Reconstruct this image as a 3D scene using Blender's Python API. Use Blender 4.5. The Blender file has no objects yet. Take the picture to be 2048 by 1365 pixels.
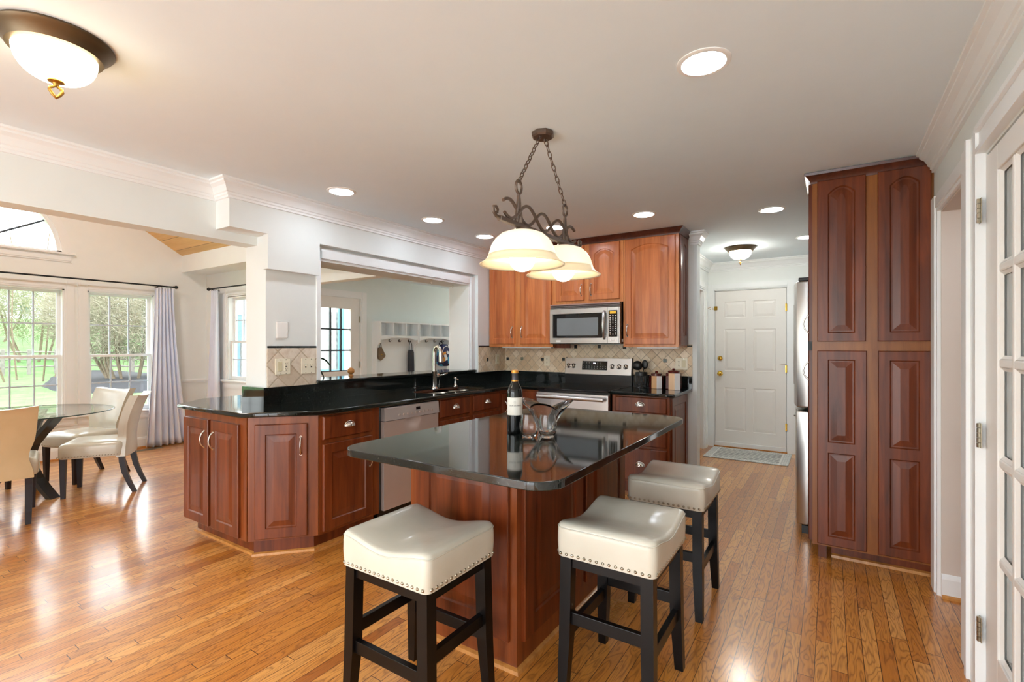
import bpy, bmesh, math, random
from mathutils import Vector, Matrix
random.seed(7)
S = bpy.context.scene
COL = S.collection
PI = math.pi

# ---------------------------------------------------------------- camera
YAW = math.radians(33.16)
HC = 1.335
cam_d = bpy.data.cameras.new('camera')
cam = bpy.data.objects.new('camera', cam_d)
COL.objects.link(cam)
cam.location = (0, 0, HC)
cam.rotation_euler = (PI/2, 0, YAW)
cam_d.sensor_width = 36.0
cam_d.lens = 976.7/2048*36.0
cam_d.shift_y = (690.5-682.5)/2048
cam_d.clip_start = .03
cam_d.clip_end = 400
S.camera = cam

# ---------------------------------------------------------------- world, exposure
S.view_settings.view_transform = 'Standard'
S.view_settings.look = 'None'
S.view_settings.gamma = 1
S.view_settings.use_curve_mapping = False
S.view_settings.exposure = 0.9
S.cycles.use_denoising = True
S.cycles.max_bounces = 10
S.cycles.diffuse_bounces = 7
S.cycles.glossy_bounces = 5
S.cycles.transmission_bounces = 8
S.cycles.transparent_max_bounces = 12
S.cycles.sample_clamp_indirect = 6.0
S.cycles.caustics_reflective = False
S.cycles.caustics_refractive = False
W = bpy.data.worlds.new('overcast_sky')
S.world = W
W.use_nodes = True
wn = W.node_tree.nodes
wl = W.node_tree.links
wn.clear()
wo = wn.new('ShaderNodeOutputWorld')
wb = wn.new('ShaderNodeBackground')
wtc = wn.new('ShaderNodeTexCoord')
wsep = wn.new('ShaderNodeSeparateXYZ')
wrmp = wn.new('ShaderNodeValToRGB')
wrmp.color_ramp.elements[0].position = .48
wrmp.color_ramp.elements[0].color = (.55, .58, .55, 1)
wrmp.color_ramp.elements[1].position = .62
wrmp.color_ramp.elements[1].color = (.93, .97, 1.0, 1)
wma = wn.new('ShaderNodeMath')
wma.operation = 'MULTIPLY_ADD'
wma.inputs[1].default_value = .5
wma.inputs[2].default_value = .5
wl.new(wtc.outputs['Generated'], wsep.inputs[0])
wl.new(wsep.outputs['Z'], wma.inputs[0])
wl.new(wma.outputs[0], wrmp.inputs[0])
wl.new(wrmp.outputs[0], wb.inputs['Color'])
SKY = 4.6
wb.inputs['Strength'].default_value = SKY
wl.new(wb.outputs[0], wo.inputs[0])


# ---------------------------------------------------------------- materials
def lin(c):
    r = []
    for v in c[:3]:
        v = v/255.0
        r.append(v/12.92 if v <= .04045 else ((v+.055)/1.055)**2.4)
    return (r[0], r[1], r[2], 1)

class Mat:
    def __init__(s, name):
        s.m = bpy.data.materials.new(name)
        s.m.use_nodes = True
        s.t = s.m.node_tree
        s.b = s.t.nodes['Principled BSDF']
        s.out = s.t.nodes['Material Output']
    def n(s, typ, **kw):
        k = s.t.nodes.new('ShaderNode'+typ)
        for a, v in kw.items():
            setattr(k, a, v)
        return k
    def l(s, a, b):
        s.t.links.new(a, b)
    def set(s, **kw):
        for a, v in kw.items():
            s.b.inputs[a.replace('_', ' ')].default_value = v
        return s
    def math(s, op, a, b=None, c=None):
        k = s.n('Math', operation=op)
        for i, v in enumerate((a, b, c)):
            if v is None:
                continue
            if isinstance(v, (int, float)):
                k.inputs[i].default_value = v
            else:
                s.l(v, k.inputs[i])
        return k.outputs[0]
    def coord(s, scale=(1, 1, 1), kind='Object', rot=(0, 0, 0), loc=(0, 0, 0)):
        tc = s.n('TexCoord')
        mp = s.n('Mapping')
        mp.inputs['Scale'].default_value = scale
        mp.inputs['Rotation'].default_value = rot
        mp.inputs['Location'].default_value = loc
        s.l(tc.outputs[kind], mp.inputs[0])
        return mp.outputs[0]
    def noise(s, vec, scale=5, detail=3, rough=.5, dist=0):
        k = s.n('TexNoise')
        k.inputs['Scale'].default_value = scale
        k.inputs['Detail'].default_value = detail
        k.inputs['Roughness'].default_value = rough
        k.inputs['Distortion'].default_value = dist
        if vec is not None:
            s.l(vec, k.inputs['Vector'])
        return k.outputs['Fac']
    def ramp(s, fac, stops):
        k = s.n('ValToRGB')
        cr = k.color_ramp
        while len(cr.elements) < len(stops):
            cr.elements.new(.5)
        for e, (p, c) in zip(cr.elements, stops):
            e.position = p
            e.color = c if len(c) == 4 else (*c, 1)
        s.l(fac, k.inputs[0])
        return k.outputs[0]
    def mix(s, fac, a, b, mode='MIX'):
        k = s.n('MixRGB', blend_type=mode)
        for i, v in enumerate((fac, a, b)):
            if isinstance(v, (int, float)):
                k.inputs[i].default_value = v
            elif isinstance(v, tuple):
                k.inputs[i].default_value = v
            else:
                s.l(v, k.inputs[i])
        return k.outputs[0]
    def base(s, col):
        s.l(col, s.b.inputs['Base Color'])
        return s
    def bump(s, h, strength=.2, dist=.01):
        k = s.n('Bump')
        k.inputs['Strength'].default_value = strength
        k.inputs['Distance'].default_value = dist
        s.l(h, k.inputs['Height'])
        s.l(k.outputs[0], s.b.inputs['Normal'])
        return s

def plain(name, col, rough=.5, metal=0, spec=.5, var=.04, nscale=6, coat=0):
    m = Mat(name)
    c = lin(col)
    n = m.noise(m.coord(), nscale, 3)
    d = tuple(max(0, v*(1-var)) for v in c[:3])+(1,)
    u = tuple(min(1, v*(1+var)) for v in c[:3])+(1,)
    m.base(m.ramp(n, [(.3, d), (.7, u)]))
    m.set(Roughness=rough, Metallic=metal, Specular_IOR_Level=spec, Coat_Weight=coat)
    return m.m

def wood(name, light, dark, rough=.32, grain=1.0, coat=.25, strip=.085, tone=.25):
    m = Mat(name)
    v = m.coord((9, 9, .7))
    n = m.noise(v, 2.2*grain, 5, .6, .6)
    v2 = m.coord((70, 70, 2.5))
    f = m.noise(v2, 1.0, 3, .6)
    c = m.ramp(n, [(.3, lin(dark)), (.7, lin(light))])
    # glued strips, each a little lighter or darker
    tc = m.n('TexCoord')
    sp = m.n('SeparateXYZ')
    m.l(tc.outputs['Object'], sp.inputs[0])
    k = m.math('FLOOR', m.math('DIVIDE', m.math('ADD', sp.outputs['X'], sp.outputs['Y']), strip))
    wnz = m.n('TexWhiteNoise', noise_dimensions='1D')
    m.l(k, wnz.inputs['W'])
    t = m.math('MULTIPLY_ADD', wnz.outputs['Value'], tone, 1-tone*.5)
    g = m.math('MULTIPLY_ADD', f, .35, .82)
    c = m.mix(1.0, c, m.math('MULTIPLY', t, g), 'MULTIPLY')
    m.base(c)
    m.set(Roughness=rough, Coat_Weight=coat, Coat_Roughness=.18, Specular_IOR_Level=.38)
    m.bump(f, .05, .002)
    return m.m

M = {}
M['wall'] = plain('wall_paint', (230, 235, 234), .75, var=.01)
M['wall_cream'] = plain('cream_wall_paint', (237, 241, 240), .75, var=.01)
M['wall_green'] = plain('pale_green_wall_paint', (226, 235, 234), .75, var=.01)
M['wall_beige'] = plain('beige_wall_paint', (214, 202, 192), .75, var=.01)
M['wall_grey'] = plain('grey_wall_paint', (170, 170, 168), .75, var=.01)
M['ceiling'] = plain('ceiling_paint', (229, 240, 246), .85, var=.008)
M['trim'] = plain('white_trim_paint', (238, 241, 242), .38, var=.01)
M['door_white'] = plain('white_door_paint', (236, 234, 230), .42, var=.01)
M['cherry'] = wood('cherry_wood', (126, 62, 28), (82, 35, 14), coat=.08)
M['cherry_frame'] = wood('cherry_face_frame_wood', (138, 72, 32), (100, 46, 19), strip=.3, tone=.1, coat=.08)
M['cherry_dark'] = wood('dark_cherry_wood', (124, 58, 25), (78, 32, 12), coat=.08)
M['pantry_frame'] = wood('honey_brown_wood', (154, 94, 38), (126, 70, 26), strip=.4, tone=.06, coat=.1)
M['upper'] = wood('lamplit_cherry_wood', (204, 124, 70), (166, 86, 42))  # same cherry as below, lightened for the lamplight on the wall cabinets
M['upper_frame'] = wood('lamplit_honey_cherry_wood', (220, 146, 82), (188, 108, 54), strip=.3, tone=.08)  # honey face frames, with the lamplight put into the tone as well
M['crown_dark'] = wood('dark_crown_wood', (92, 44, 28), (62, 26, 16), strip=1)
M['oak_trim'] = wood('oak_shoe_moulding_wood', (206, 146, 76), (170, 110, 50), strip=.6, tone=.1)
M['pine_ceiling'] = wood('pine_plank_wood', (232, 184, 112), (214, 160, 86), strip=.14, tone=.12, coat=0)
M['black_wood'] = plain('black_painted_wood', (12, 10, 10), .3, var=.2, spec=.25)
M['espresso'] = plain('espresso_wood', (34, 24, 28), .35, var=.15, spec=.3)
M['table_black'] = plain('blue_black_lacquer', (26, 38, 48), .3, var=.1, coat=.2)
M['steel'] = plain('brushed_steel', (200, 198, 196), .28, 1.0, var=.03)
M['steel_dw'] = plain('dishwasher_steel', (204, 188, 180), .42, .55, var=.03)
M['steel_light'] = plain('satin_steel_panel', (214, 206, 204), .35, .75, var=.02)
M['chrome'] = plain('satin_nickel', (214, 210, 204), .16, 1.0, var=.01)
M['sink_steel'] = plain('sink_steel', (206, 200, 190), .22, 1.0, var=.02)
M['brass'] = plain('polished_brass', (214, 170, 70), .18, 1.0, var=.04)
M['hinge'] = plain('antique_nickel', (168, 160, 142), .3, 1.0, var=.05)
M['bronze'] = plain('oil_rubbed_bronze', (112, 96, 86), .42, .75, var=.12)
M['bronze_gold'] = plain('gilded_bronze', (176, 132, 62), .35, .9, var=.1)
M['lamp_bronze'] = plain('aged_bronze', (112, 96, 74), .4, .8, var=.15)
M['black_glass'] = plain('black_glass', (12, 12, 14), .06, var=.1)
M['black_metal'] = plain('black_enamel', (16, 16, 17), .2, var=.1)
M['black_plastic'] = plain('black_plastic', (22, 22, 23), .4, var=.1)
M['grey_mesh'] = plain('grey_window_screen', (118, 124, 128), .25, var=.05)
M['iron'] = plain('black_iron', (38, 42, 46), .45, .6, var=.1)
M['ivory'] = plain('ivory_plastic', (236, 228, 206), .35, var=.01)
M['ivory_dark'] = plain('almond_plastic', (214, 204, 170), .35, var=.02)
M['white_plastic'] = plain('white_plastic', (242, 242, 240), .35, var=.005)
M['slot'] = plain('dark_slot', (40, 36, 32), .6)
M['ceramic_white'] = plain('white_glazed_ceramic', (244, 240, 236), .12, var=.01, coat=.3)
M['ceramic_tan'] = plain('tan_glazed_ceramic', (214, 168, 120), .15, var=.03, coat=.3)
M['ceramic_red'] = plain('oxblood_glazed_ceramic', (88, 24, 20), .12, var=.1, coat=.3)
M['tile_black'] = plain('black_glass_tile', (34, 42, 44), .12, var=.3)
M['tile_green'] = plain('grey_green_tile', (128, 134, 118), .2, var=.2, nscale=60)
M['muntin'] = plain('grey_blue_muntin', (196, 206, 218), .5, var=.02)
M['muntin_dark'] = plain('dark_muntin', (58, 64, 74), .5, var=.02)
M['curtain'] = plain('pale_blue_white_curtain_cloth', (230, 236, 250), .85, var=.03)
M['lawn'] = None

def leather(name, c, c2):
    m = Mat(name)
    v = m.coord()
    n = m.noise(v, 5, 3)
    m.base(m.ramp(n, [(.3, lin(c2)), (.75, lin(c))]))
    m.set(Roughness=.26, Coat_Weight=.25, Coat_Roughness=.12)
    m.bump(m.noise(v, 14, 2), .12, .01)
    return m.m
M['leather'] = leather('cream_leather', (208, 205, 192), (197, 193, 179))
M['leather_tan'] = leather('tan_leather_back', (214, 190, 150), (204, 180, 140))

def granite():
    m = Mat('dark_green_granite')
    v = m.coord()
    n = m.noise(v, 110, 4, .7)
    vo = m.n('TexVoronoi')
    vo.inputs['Scale'].default_value = 120
    m.l(v, vo.inputs['Vector'])
    big = m.noise(v, 9, 2)
    c = m.ramp(n, [(.38, lin((8, 11, 11))), (.58, lin((22, 28, 27))), (.75, lin((52, 60, 54)))])
    sp = m.ramp(vo.outputs['Distance'], [(.05, (1, 1, 1)), (.13, (0, 0, 0))])
    gate = m.ramp(m.noise(v, 30, 1), [(.56, (0, 0, 0)), (.62, (1, 1, 1))])
    k = m.mix(1.0, sp, gate, 'MULTIPLY')
    c = m.mix(k, c, lin((150, 160, 140)))
    c = m.mix(m.math('MULTIPLY', big, .12), c, lin((40, 48, 44)))
    m.base(c)
    m.set(Roughness=.06, Specular_IOR_Level=.6, Coat_Weight=.0)
    return m.m
M['granite'] = granite()

def oak_floor():
    m = Mat('oak_strip_floor')
    tc = m.n('TexCoord')
    sp = m.n('SeparateXYZ')
    m.l(tc.outputs['Object'], sp.inputs[0])
    X, Y = sp.outputs['X'], sp.outputs['Y']
    bx = m.math('DIVIDE', X, .0575)
    bi = m.math('FLOOR', bx)
    fx = m.math('FRACT', bx)
    w1 = m.n('TexWhiteNoise', noise_dimensions='1D')
    m.l(bi, w1.inputs['W'])
    yy = m.math('DIVIDE', m.math('ADD', Y, m.math('MULTIPLY', w1.outputs['Value'], 7.3)), .95)
    yi = m.math('FLOOR', yy)
    fy = m.math('FRACT', yy)
    cmb = m.n('CombineXYZ')
    m.l(bi, cmb.inputs[0])
    m.l(yi, cmb.inputs[1])
    w2 = m.n('TexWhiteNoise', noise_dimensions='2D')
    m.l(cmb.outputs[0], w2.inputs['Vector'])
    r = w2.outputs['Value']
    # cathedral grain: contour lines of a stretched noise
    cv = m.n('CombineXYZ')
    m.l(m.math('ADD', m.math('MULTIPLY', fx, .75), m.math('MULTIPLY', r, 41.0)), cv.inputs[0])
    m.l(m.math('ADD', m.math('MULTIPLY', Y, 2.3), m.math('MULTIPLY', r, 17.0)), cv.inputs[1])
    n = m.noise(cv.outputs[0], 1.15, 2, .45, .25)
    ring = m.math('FRACT', m.math('MULTIPLY', n, 13.0))
    ring = m.math('ABSOLUTE', m.math('SUBTRACT', ring, .5))
    ringc = m.ramp(ring, [(0.0, (1, 1, 1)), (.17, (.25, .25, .25)), (.3, (0, 0, 0))])
    fv = m.coord((220, 7, 1))
    fine = m.noise(fv, 1, 3, .6)
    c = m.ramp(r, [(0.0, lin((196, 124, 50))), (.45, lin((214, 145, 66))), (.8, lin((229, 166, 90))), (1.0, lin((174, 104, 40)))])
    c = m.mix(m.math('MULTIPLY', ringc, .55), c, lin((110, 56, 20)))
    c = m.mix(m.math('MULTIPLY', m.ramp(fine, [(.45, (0, 0, 0)), (.75, (1, 1, 1))]), .35), c, lin((128, 68, 26)))
    ex = m.math('LESS_THAN', m.math('MINIMUM', fx, m.math('SUBTRACT', 1.0, fx)), .022)
    ey = m.math('LESS_THAN', m.math('MINIMUM', fy, m.math('SUBTRACT', 1.0, fy)), .0016)
    gap = m.math('MAXIMUM', ex, ey)
    c = m.mix(gap, c, lin((62, 32, 14)))
    m.base(c)
    m.set(Roughness=.26, Specular_IOR_Level=.5, Coat_Weight=.7, Coat_Roughness=.15)
    rr = m.math('MULTIPLY_ADD', fine, .16, .22)
    m.l(rr, m.b.inputs['Roughness'])
    m.bump(m.math('SUBTRACT', 1.0, gap), .25, .0015)
    return m.m
M['floor'] = oak_floor()

def tile(name, s, horiz='X', tone=((236, 219, 192), (216, 190, 154), (244, 229, 206), (224, 200, 166))):
    m = Mat(name)
    tc = m.n('TexCoord')
    sp = m.n('SeparateXYZ')
    m.l(tc.outputs['Object'], sp.inputs[0])
    a, z = sp.outputs[horiz], sp.outputs['Z']
    q = 1/(s*math.sqrt(2))
    u = m.math('MULTIPLY', m.math('ADD', a, z), q)
    v = m.math('MULTIPLY', m.math('SUBTRACT', a, z), q)
    fu, fv = m.math('FRACT', u), m.math('FRACT', v)
    cm = m.n('CombineXYZ')
    m.l(m.math('FLOOR', u), cm.inputs[0])
    m.l(m.math('FLOOR', v), cm.inputs[1])
    w = m.n('TexWhiteNoise', noise_dimensions='2D')
    m.l(cm.outputs[0], w.inputs['Vector'])
    c = m.ramp(w.outputs['Value'], [(0, lin(tone[0])), (.35, lin(tone[1])), (.65, lin(tone[2])), (1, lin(tone[3]))])
    n = m.noise(m.coord(), 28, 5, .65)
    c = m.mix(m.math('MULTIPLY', m.ramp(n, [(.45, (0, 0, 0)), (.8, (1, 1, 1))]), .55), c, lin((176, 146, 112)))
    e = m.math('MINIMUM', m.math('MINIMUM', fu, m.math('SUBTRACT', 1.0, fu)), m.math('MINIMUM', fv, m.math('SUBTRACT', 1.0, fv)))
    g = m.ramp(e, [(.018, (1, 1, 1)), (.04, (0, 0, 0))])
    c = m.mix(g, c, lin((188, 170, 146)))
    m.base(c)
    m.set(Roughness=.4)
    m.bump(m.ramp(e, [(.0, (0, 0, 0)), (.07, (1, 1, 1))]), .5, .003)
    return m.m
M['tile_y'] = tile('travertine_diamond_tile', .13, 'Y', ((226, 214, 198), (206, 190, 170), (234, 224, 210), (200, 182, 160)))
M['tile_x'] = tile('small_travertine_diamond_tile', .076, 'X')
M['tile_ys'] = tile('corner_travertine_diamond_tile', .076, 'Y')

def pane(name, tint=(1, 1, 1), ior=1.45, rough=0.0):
    m = Mat(name)
    tr = m.n('BsdfTransparent')
    tr.inputs[0].default_value = (*tint, 1)
    gl = m.n('BsdfGlossy')
    gl.inputs['Roughness'].default_value = rough
    fr = m.n('Fresnel')
    ge = m.n('NewGeometry')
    io = m.n('Mix')
    io.data_type = 'FLOAT'
    io.inputs[2].default_value = ior
    io.inputs[3].default_value = 1/ior
    m.l(ge.outputs['Backfacing'], io.inputs[0])
    m.l(io.outputs[0], fr.inputs['IOR'])
    mx = m.n('MixShader')
    m.l(fr.outputs[0], mx.inputs[0])
    m.l(tr.outputs[0], mx.inputs[1])
    m.l(gl.outputs[0], mx.inputs[2])
    m.l(mx.outputs[0], m.out.inputs[0])
    return m.m
M['pane'] = pane('window_glass', (.97, .985, .985))
M['table_glass'] = pane('green_tinted_glass', (.95, .975, .965), 1.45)
M['table_edge'] = plain('dark_green_glass_edge', (46, 72, 74), .1, var=.05)

def glass(name, col=(1, 1, 1, 1), ior=1.48, rough=0.0):
    m = Mat(name)
    m.set(Base_Color=col, Roughness=rough, IOR=ior, Transmission_Weight=1.0)
    return m.m
M['crystal'] = glass('crystal_glass', ior=1.36)
M['bottle_glass'] = plain('dark_bottle_glass', (10, 12, 12), .05, var=.1)
M['wine_label'] = plain('cream_paper_label', (226, 222, 212), .6, var=.02)
M['foil_grey'] = plain('grey_foil', (84, 82, 88), .35, .4, var=.06)
M['foil_gold'] = plain('amber_foil', (216, 150, 60), .35, .4, var=.08)

def glow(name, col, strength, basecol=(250, 245, 230), rough=.3):
    m = Mat(name)
    m.set(Base_Color=lin(basecol), Roughness=rough, Emission_Color=lin(col), Emission_Strength=strength)
    return m.m
M['lens'] = glow('can_light_lens', (236, 244, 255), 28.0)
M['bulb'] = glow('frosted_bulb', (255, 246, 228), 4.5)
M['dome'] = glow('frosted_dome_glass', (255, 240, 205), 9.0)
M['dome_hall'] = glow('hall_frosted_dome_glass', (255, 249, 236), 34.0)
M['dome_fill'] = glow('fill_dome_glass', (250, 250, 255), 36.0)  # glass of the added sunroom lamp, strong so it fills the room
M['shade'] = glow('alabaster_shade_glass', (255, 244, 218), .32, (250, 240, 214))
M['shade_rim'] = glow('alabaster_rim_glass', (255, 232, 190), .14, (246, 226, 186))
M['display'] = glow('amber_display', (196, 150, 30), .8, (40, 34, 12))
M['digits'] = glow('white_digits', (235, 240, 255), 1.5)
# ---------------------------------------------------------------- mesh helpers
class MB:
    def __init__(s):
        s.v = []
        s.f = []
    def add(s, vs, fs):
        b = len(s.v)
        s.v += [tuple(p) for p in vs]
        s.f += [tuple(b+i for i in f) for f in fs]
        return s
    def box(s, x0, x1, y0, y1, z0, z1):
        x0, x1 = min(x0, x1), max(x0, x1)
        y0, y1 = min(y0, y1), max(y0, y1)
        z0, z1 = min(z0, z1), max(z0, z1)
        return s.add([(x0, y0, z0), (x1, y0, z0), (x1, y1, z0), (x0, y1, z0), (x0, y0, z1), (x1, y0, z1), (x1, y1, z1), (x0, y1, z1)],
                     [(0, 3, 2, 1), (4, 5, 6, 7), (0, 1, 5, 4), (1, 2, 6, 5), (2, 3, 7, 6), (3, 0, 4, 7)])
    def bbox(s, x0, x1, y0, y1, z0, z1, r=.004, seg=2, M4=None):
        bm = bmesh.new()
        bmesh.ops.create_cube(bm, size=1)
        for v in bm.verts:
            v.co = Vector(((x0+x1)/2+v.co.x*abs(x1-x0), (y0+y1)/2+v.co.y*abs(y1-y0), (z0+z1)/2+v.co.z*abs(z1-z0)))
        bmesh.ops.bevel(bm, geom=bm.edges[:], offset=r, segments=seg, profile=.5, affect='EDGES')
        s.bm(bm, M4)
        return s
    def bm(s, bm, M4=None):
        bm.verts.index_update()
        vs = [(M4 @ v.co) if M4 else v.co.copy() for v in bm.verts]
        s.add(vs, [[v.index for v in f.verts] for f in bm.faces])
        bm.free()
        return s
    def prism(s, poly, z0, z1):
        n = len(poly)
        vs = [(x, y, z0) for x, y in poly]+[(x, y, z1) for x, y in poly]
        fs = [tuple(range(n-1, -1, -1)), tuple(range(n, 2*n))]
        fs += [(i, (i+1) % n, n+(i+1) % n, n+i) for i in range(n)]
        return s.add(vs, fs)
    def prism_to(s, poly3, d):
        n = len(poly3)
        d = Vector(d)
        vs = [Vector(p) for p in poly3]
        vs = vs+[p+d for p in vs]
        fs = [tuple(range(n-1, -1, -1)), tuple(range(n, 2*n))]
        fs += [(i, (i+1) % n, n+(i+1) % n, n+i) for i in range(n)]
        return s.add(vs, fs)
    def slab(s, poly, z0, z1, r=.006, seg=3):
        bm = bmesh.new()
        vs = [bm.verts.new((x, y, z0)) for x, y in poly]
        f = bm.faces.new(vs)
        e = bmesh.ops.extrude_face_region(bm, geom=[f])
        for v in e['geom']:
            if isinstance(v, bmesh.types.BMVert):
                v.co.z = z1
        bmesh.ops.recalc_face_normals(bm, faces=bm.faces)
        ed = [e for e in bm.edges if abs(e.verts[0].co.z-e.verts[1].co.z) < 1e-6]
        bmesh.ops.bevel(bm, geom=ed, offset=r, segments=seg, profile=.5, affect='EDGES')
        return s.bm(bm)
    def lathe(s, prof, c=(0, 0, 0), n=32, M4=None, close=True):
        vs = []
        fs = []
        m = len(prof)
        for r, z in prof:
            for i in range(n):
                a = 2*PI*i/n
                p = Vector((c[0]+r*math.cos(a), c[1]+r*math.sin(a), c[2]+z))
                vs.append((M4 @ p) if M4 else p)
        for j in range(m-1):
            for i in range(n):
                k = (i+1) % n
                fs.append((j*n+i, j*n+k, (j+1)*n+k, (j+1)*n+i))
        if close:
            fs.append(tuple(range(n-1, -1, -1)))
            fs.append(tuple((m-1)*n+i for i in range(n)))
        return s.add(vs, fs)
    def cyl(s, p0, p1, r0, r1=None, n=12):
        return s.tube([p0, p1], [r0, r1 if r1 is not None else r0], n)
    def tube(s, pts, r, n=8, closed=False, flat=None):
        pts = [Vector(p) for p in pts]
        k = len(pts)
        rs = r if isinstance(r, (list, tuple)) else [r]*k
        up = Vector((0, 0, 1))
        vs = []
        fs = []
        prev = None
        for i, p in enumerate(pts):
            if closed:
                t = pts[(i+1) % k]-pts[i-1]
            else:
                t = pts[min(i+1, k-1)]-pts[max(i-1, 0)]
            t = t.normalized() if t.length > 1e-9 else Vector((0, 0, 1))
            if prev is None:
                a = t.cross(up)
                if a.length < .05:
                    a = t.cross(Vector((1, 0, 0)))
                a.normalize()
            else:
                a = prev-t*prev.dot(t)
                if a.length < 1e-6:
                    a = t.cross(up)
                a.normalize()
            prev = a
            b = t.cross(a).normalized()
            for q in range(n):
                an = 2*PI*q/n
                vs.append(p+a*math.cos(an)*rs[i]+b*math.sin(an)*rs[i])
        lim = k if closed else k-1
        for i in range(lim):
            j = (i+1) % k
            for q in range(n):
                w = (q+1) % n
                fs.append((i*n+q, i*n+w, j*n+w, j*n+q))
        if not closed:
            fs.append(tuple(range(n-1, -1, -1)))
            fs.append(tuple((k-1)*n+q for q in range(n)))
        return s.add(vs, fs)
    def sphere(s, c, r, n=16, m=10, sc=(1, 1, 1)):
        vs = [(c[0], c[1], c[2]-r*sc[2])]
        for j in range(1, m):
            a = -PI/2+PI*j/m
            for i in range(n):
                b = 2*PI*i/n
                vs.append((c[0]+r*sc[0]*math.cos(a)*math.cos(b), c[1]+r*sc[1]*math.cos(a)*math.sin(b), c[2]+r*sc[2]*math.sin(a)))
        vs.append((c[0], c[1], c[2]+r*sc[2]))
        fs = []
        for i in range(n):
            fs.append((0, 1+(i+1) % n, 1+i))
            fs.append((len(vs)-1, 1+(m-2)*n+i, 1+(m-2)*n+(i+1) % n))
        for j in range(m-2):
            for i in range(n):
                k = (i+1) % n
                fs.append((1+j*n+i, 1+j*n+k, 1+(j+1)*n+k, 1+(j+1)*n+i))
        return s.add(vs, fs)
    def sweep(s, prof, path, closed=False):
        """profile [(out, up)] swept along a flat path [(x, y)]; 'out' is to the left of the path"""
        pts = [Vector((x, y)) for x, y in path]
        k = len(pts)
        vs = []
        for i, p in enumerate(pts):
            def nrm(a, b):
                d = (b-a).normalized()
                return Vector((-d.y, d.x))
            if closed or 0 < i < k-1:
                n0 = nrm(pts[i-1], p)
                n1 = nrm(p, pts[(i+1) % k])
                m = (n0+n1)
                m = m/max(.2, m.dot(n1)) if m.length > 1e-6 else n0
            elif i == 0:
                m = nrm(p, pts[1])
            else:
                m = nrm(pts[-2], p)
            for o, u in prof:
                vs.append((p.x+m.x*o, p.y+m.y*o, u))
        n = len(prof)
        fs = []
        for i in range(k if closed else k-1):
            j = (i+1) % k
            for q in range(n):
                w = (q+1) % n
                fs.append((i*n+q, i*n+w, j*n+w, j*n+q))
        if not closed:
            fs.append(tuple(range(n)))
            fs.append(tuple((k-1)*n+q for q in range(n-1, -1, -1)))
        return s.add(vs, fs)
    def grid(s, fn, nu, nv):
        b = [fn(i/nu, j/nv) for j in range(nv+1) for i in range(nu+1)]
        fs = []
        for j in range(nv):
            for i in range(nu):
                a = j*(nu+1)+i
                fs.append((a, a+1, a+nu+2, a+nu+1))
        return s.add(b, fs)
    def xf(s, M4, start=0):
        for i in range(start, len(s.v)):
            s.v[i] = tuple(M4 @ Vector(s.v[i]))
        return s

def obj(name, mb, mat, parent=None, smooth=None, loc=None, rotz=0, solid=0, recalc=True, wn=False):
    me = bpy.data.meshes.new(name)
    me.from_pydata([tuple(v) for v in mb.v], [], mb.f)
    if recalc:
        bm = bmesh.new()
        bm.from_mesh(me)
        bmesh.ops.remove_doubles(bm, verts=bm.verts, dist=1e-5)
        bmesh.ops.recalc_face_normals(bm, faces=bm.faces)
        bm.to_mesh(me)
        bm.free()
    me.materials.append(M[mat] if isinstance(mat, str) else mat)
    o = bpy.data.objects.new(name, me)
    COL.objects.link(o)
    if smooth:
        for p in me.polygons:
            p.use_smooth = True
        me.set_sharp_from_angle(angle=math.radians(smooth))
    if parent:
        o.parent = parent
    if loc:
        o.location = loc
    if rotz:
        o.rotation_euler = (0, 0, rotz)
    if solid:
        md = o.modifiers.new('thickness', 'SOLIDIFY')
        md.thickness = solid
        md.offset = 0
    if wn:
        o.modifiers.new('shading', 'WEIGHTED_NORMAL').weight = 100
    return o

def tag(o, label, cat, group=None, kind=None):
    o['label'] = label
    o['category'] = cat
    if group:
        o['group'] = group
    if kind:
        o['kind'] = kind
    return o

def thing(name, label, cat, loc=(0, 0, 0), rotz=0, group=None):
    o = bpy.data.objects.new(name, None)
    COL.objects.link(o)
    o.empty_display_size = .1
    o.location = loc
    o.rotation_euler = (0, 0, rotz)
    return tag(o, label, cat, group)

def struct(name, mb, mat, parent=None, smooth=None, label=None):
    o = obj(name, mb, mat, parent, smooth)
    if not parent:
        o['kind'] = 'structure'
        if label:
            o['label'] = label
    return o

def sroot(name, loc=(0, 0, 0), rotz=0, label=None):
    o = bpy.data.objects.new(name, None)
    COL.objects.link(o)
    o.location = loc
    o.rotation_euler = (0, 0, rotz)
    o['kind'] = 'structure'
    if label:
        o['label'] = label
    return o

def dup(root, loc, rotz=None, label=None):
    r = root.copy()
    COL.objects.link(r)
    r.location = loc
    if rotz is not None:
        r.rotation_euler = (0, 0, rotz)
    if label:
        r['label'] = label
    for ch in list(root.children):
        c = ch.copy()
        COL.objects.link(c)
        c.parent = r
        for g in list(ch.children):
            d = g.copy()
            COL.objects.link(d)
            d.parent = c
    return r

def light(name, kind, loc, energy, parent=None, size=.15, col=(1, 1, 1), rot=(0, 0, 0), spread=None):
    d = bpy.data.lights.new(name, kind)
    d.energy = energy
    d.color = col
    if kind == 'AREA':
        d.shape = 'DISK'
        d.size = size
        if spread:
            d.spread = math.radians(spread)
    else:
        d.shadow_soft_size = size
    o = bpy.data.objects.new(name, d)
    COL.objects.link(o)
    o.location = loc
    o.rotation_euler = rot
    if parent:
        o.parent = parent
    return o

def loop(x0, x1, z0, z1, a, y, d=0, n=10):
    """closed loop: opening x0..x1, z0..z1 with an arch of rise a, inset by d, at depth y"""
    x0, x1, z0, z1 = x0+d, x1-d, z0+d, z1-d
    pts = [(x0, y, z0), (x1, y, z0)]
    for i in range(n+1):
        t = i/n
        pts.append((x1+(x0-x1)*t, y, z1+a*(1-(2*t-1)**2)))
    return pts

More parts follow.
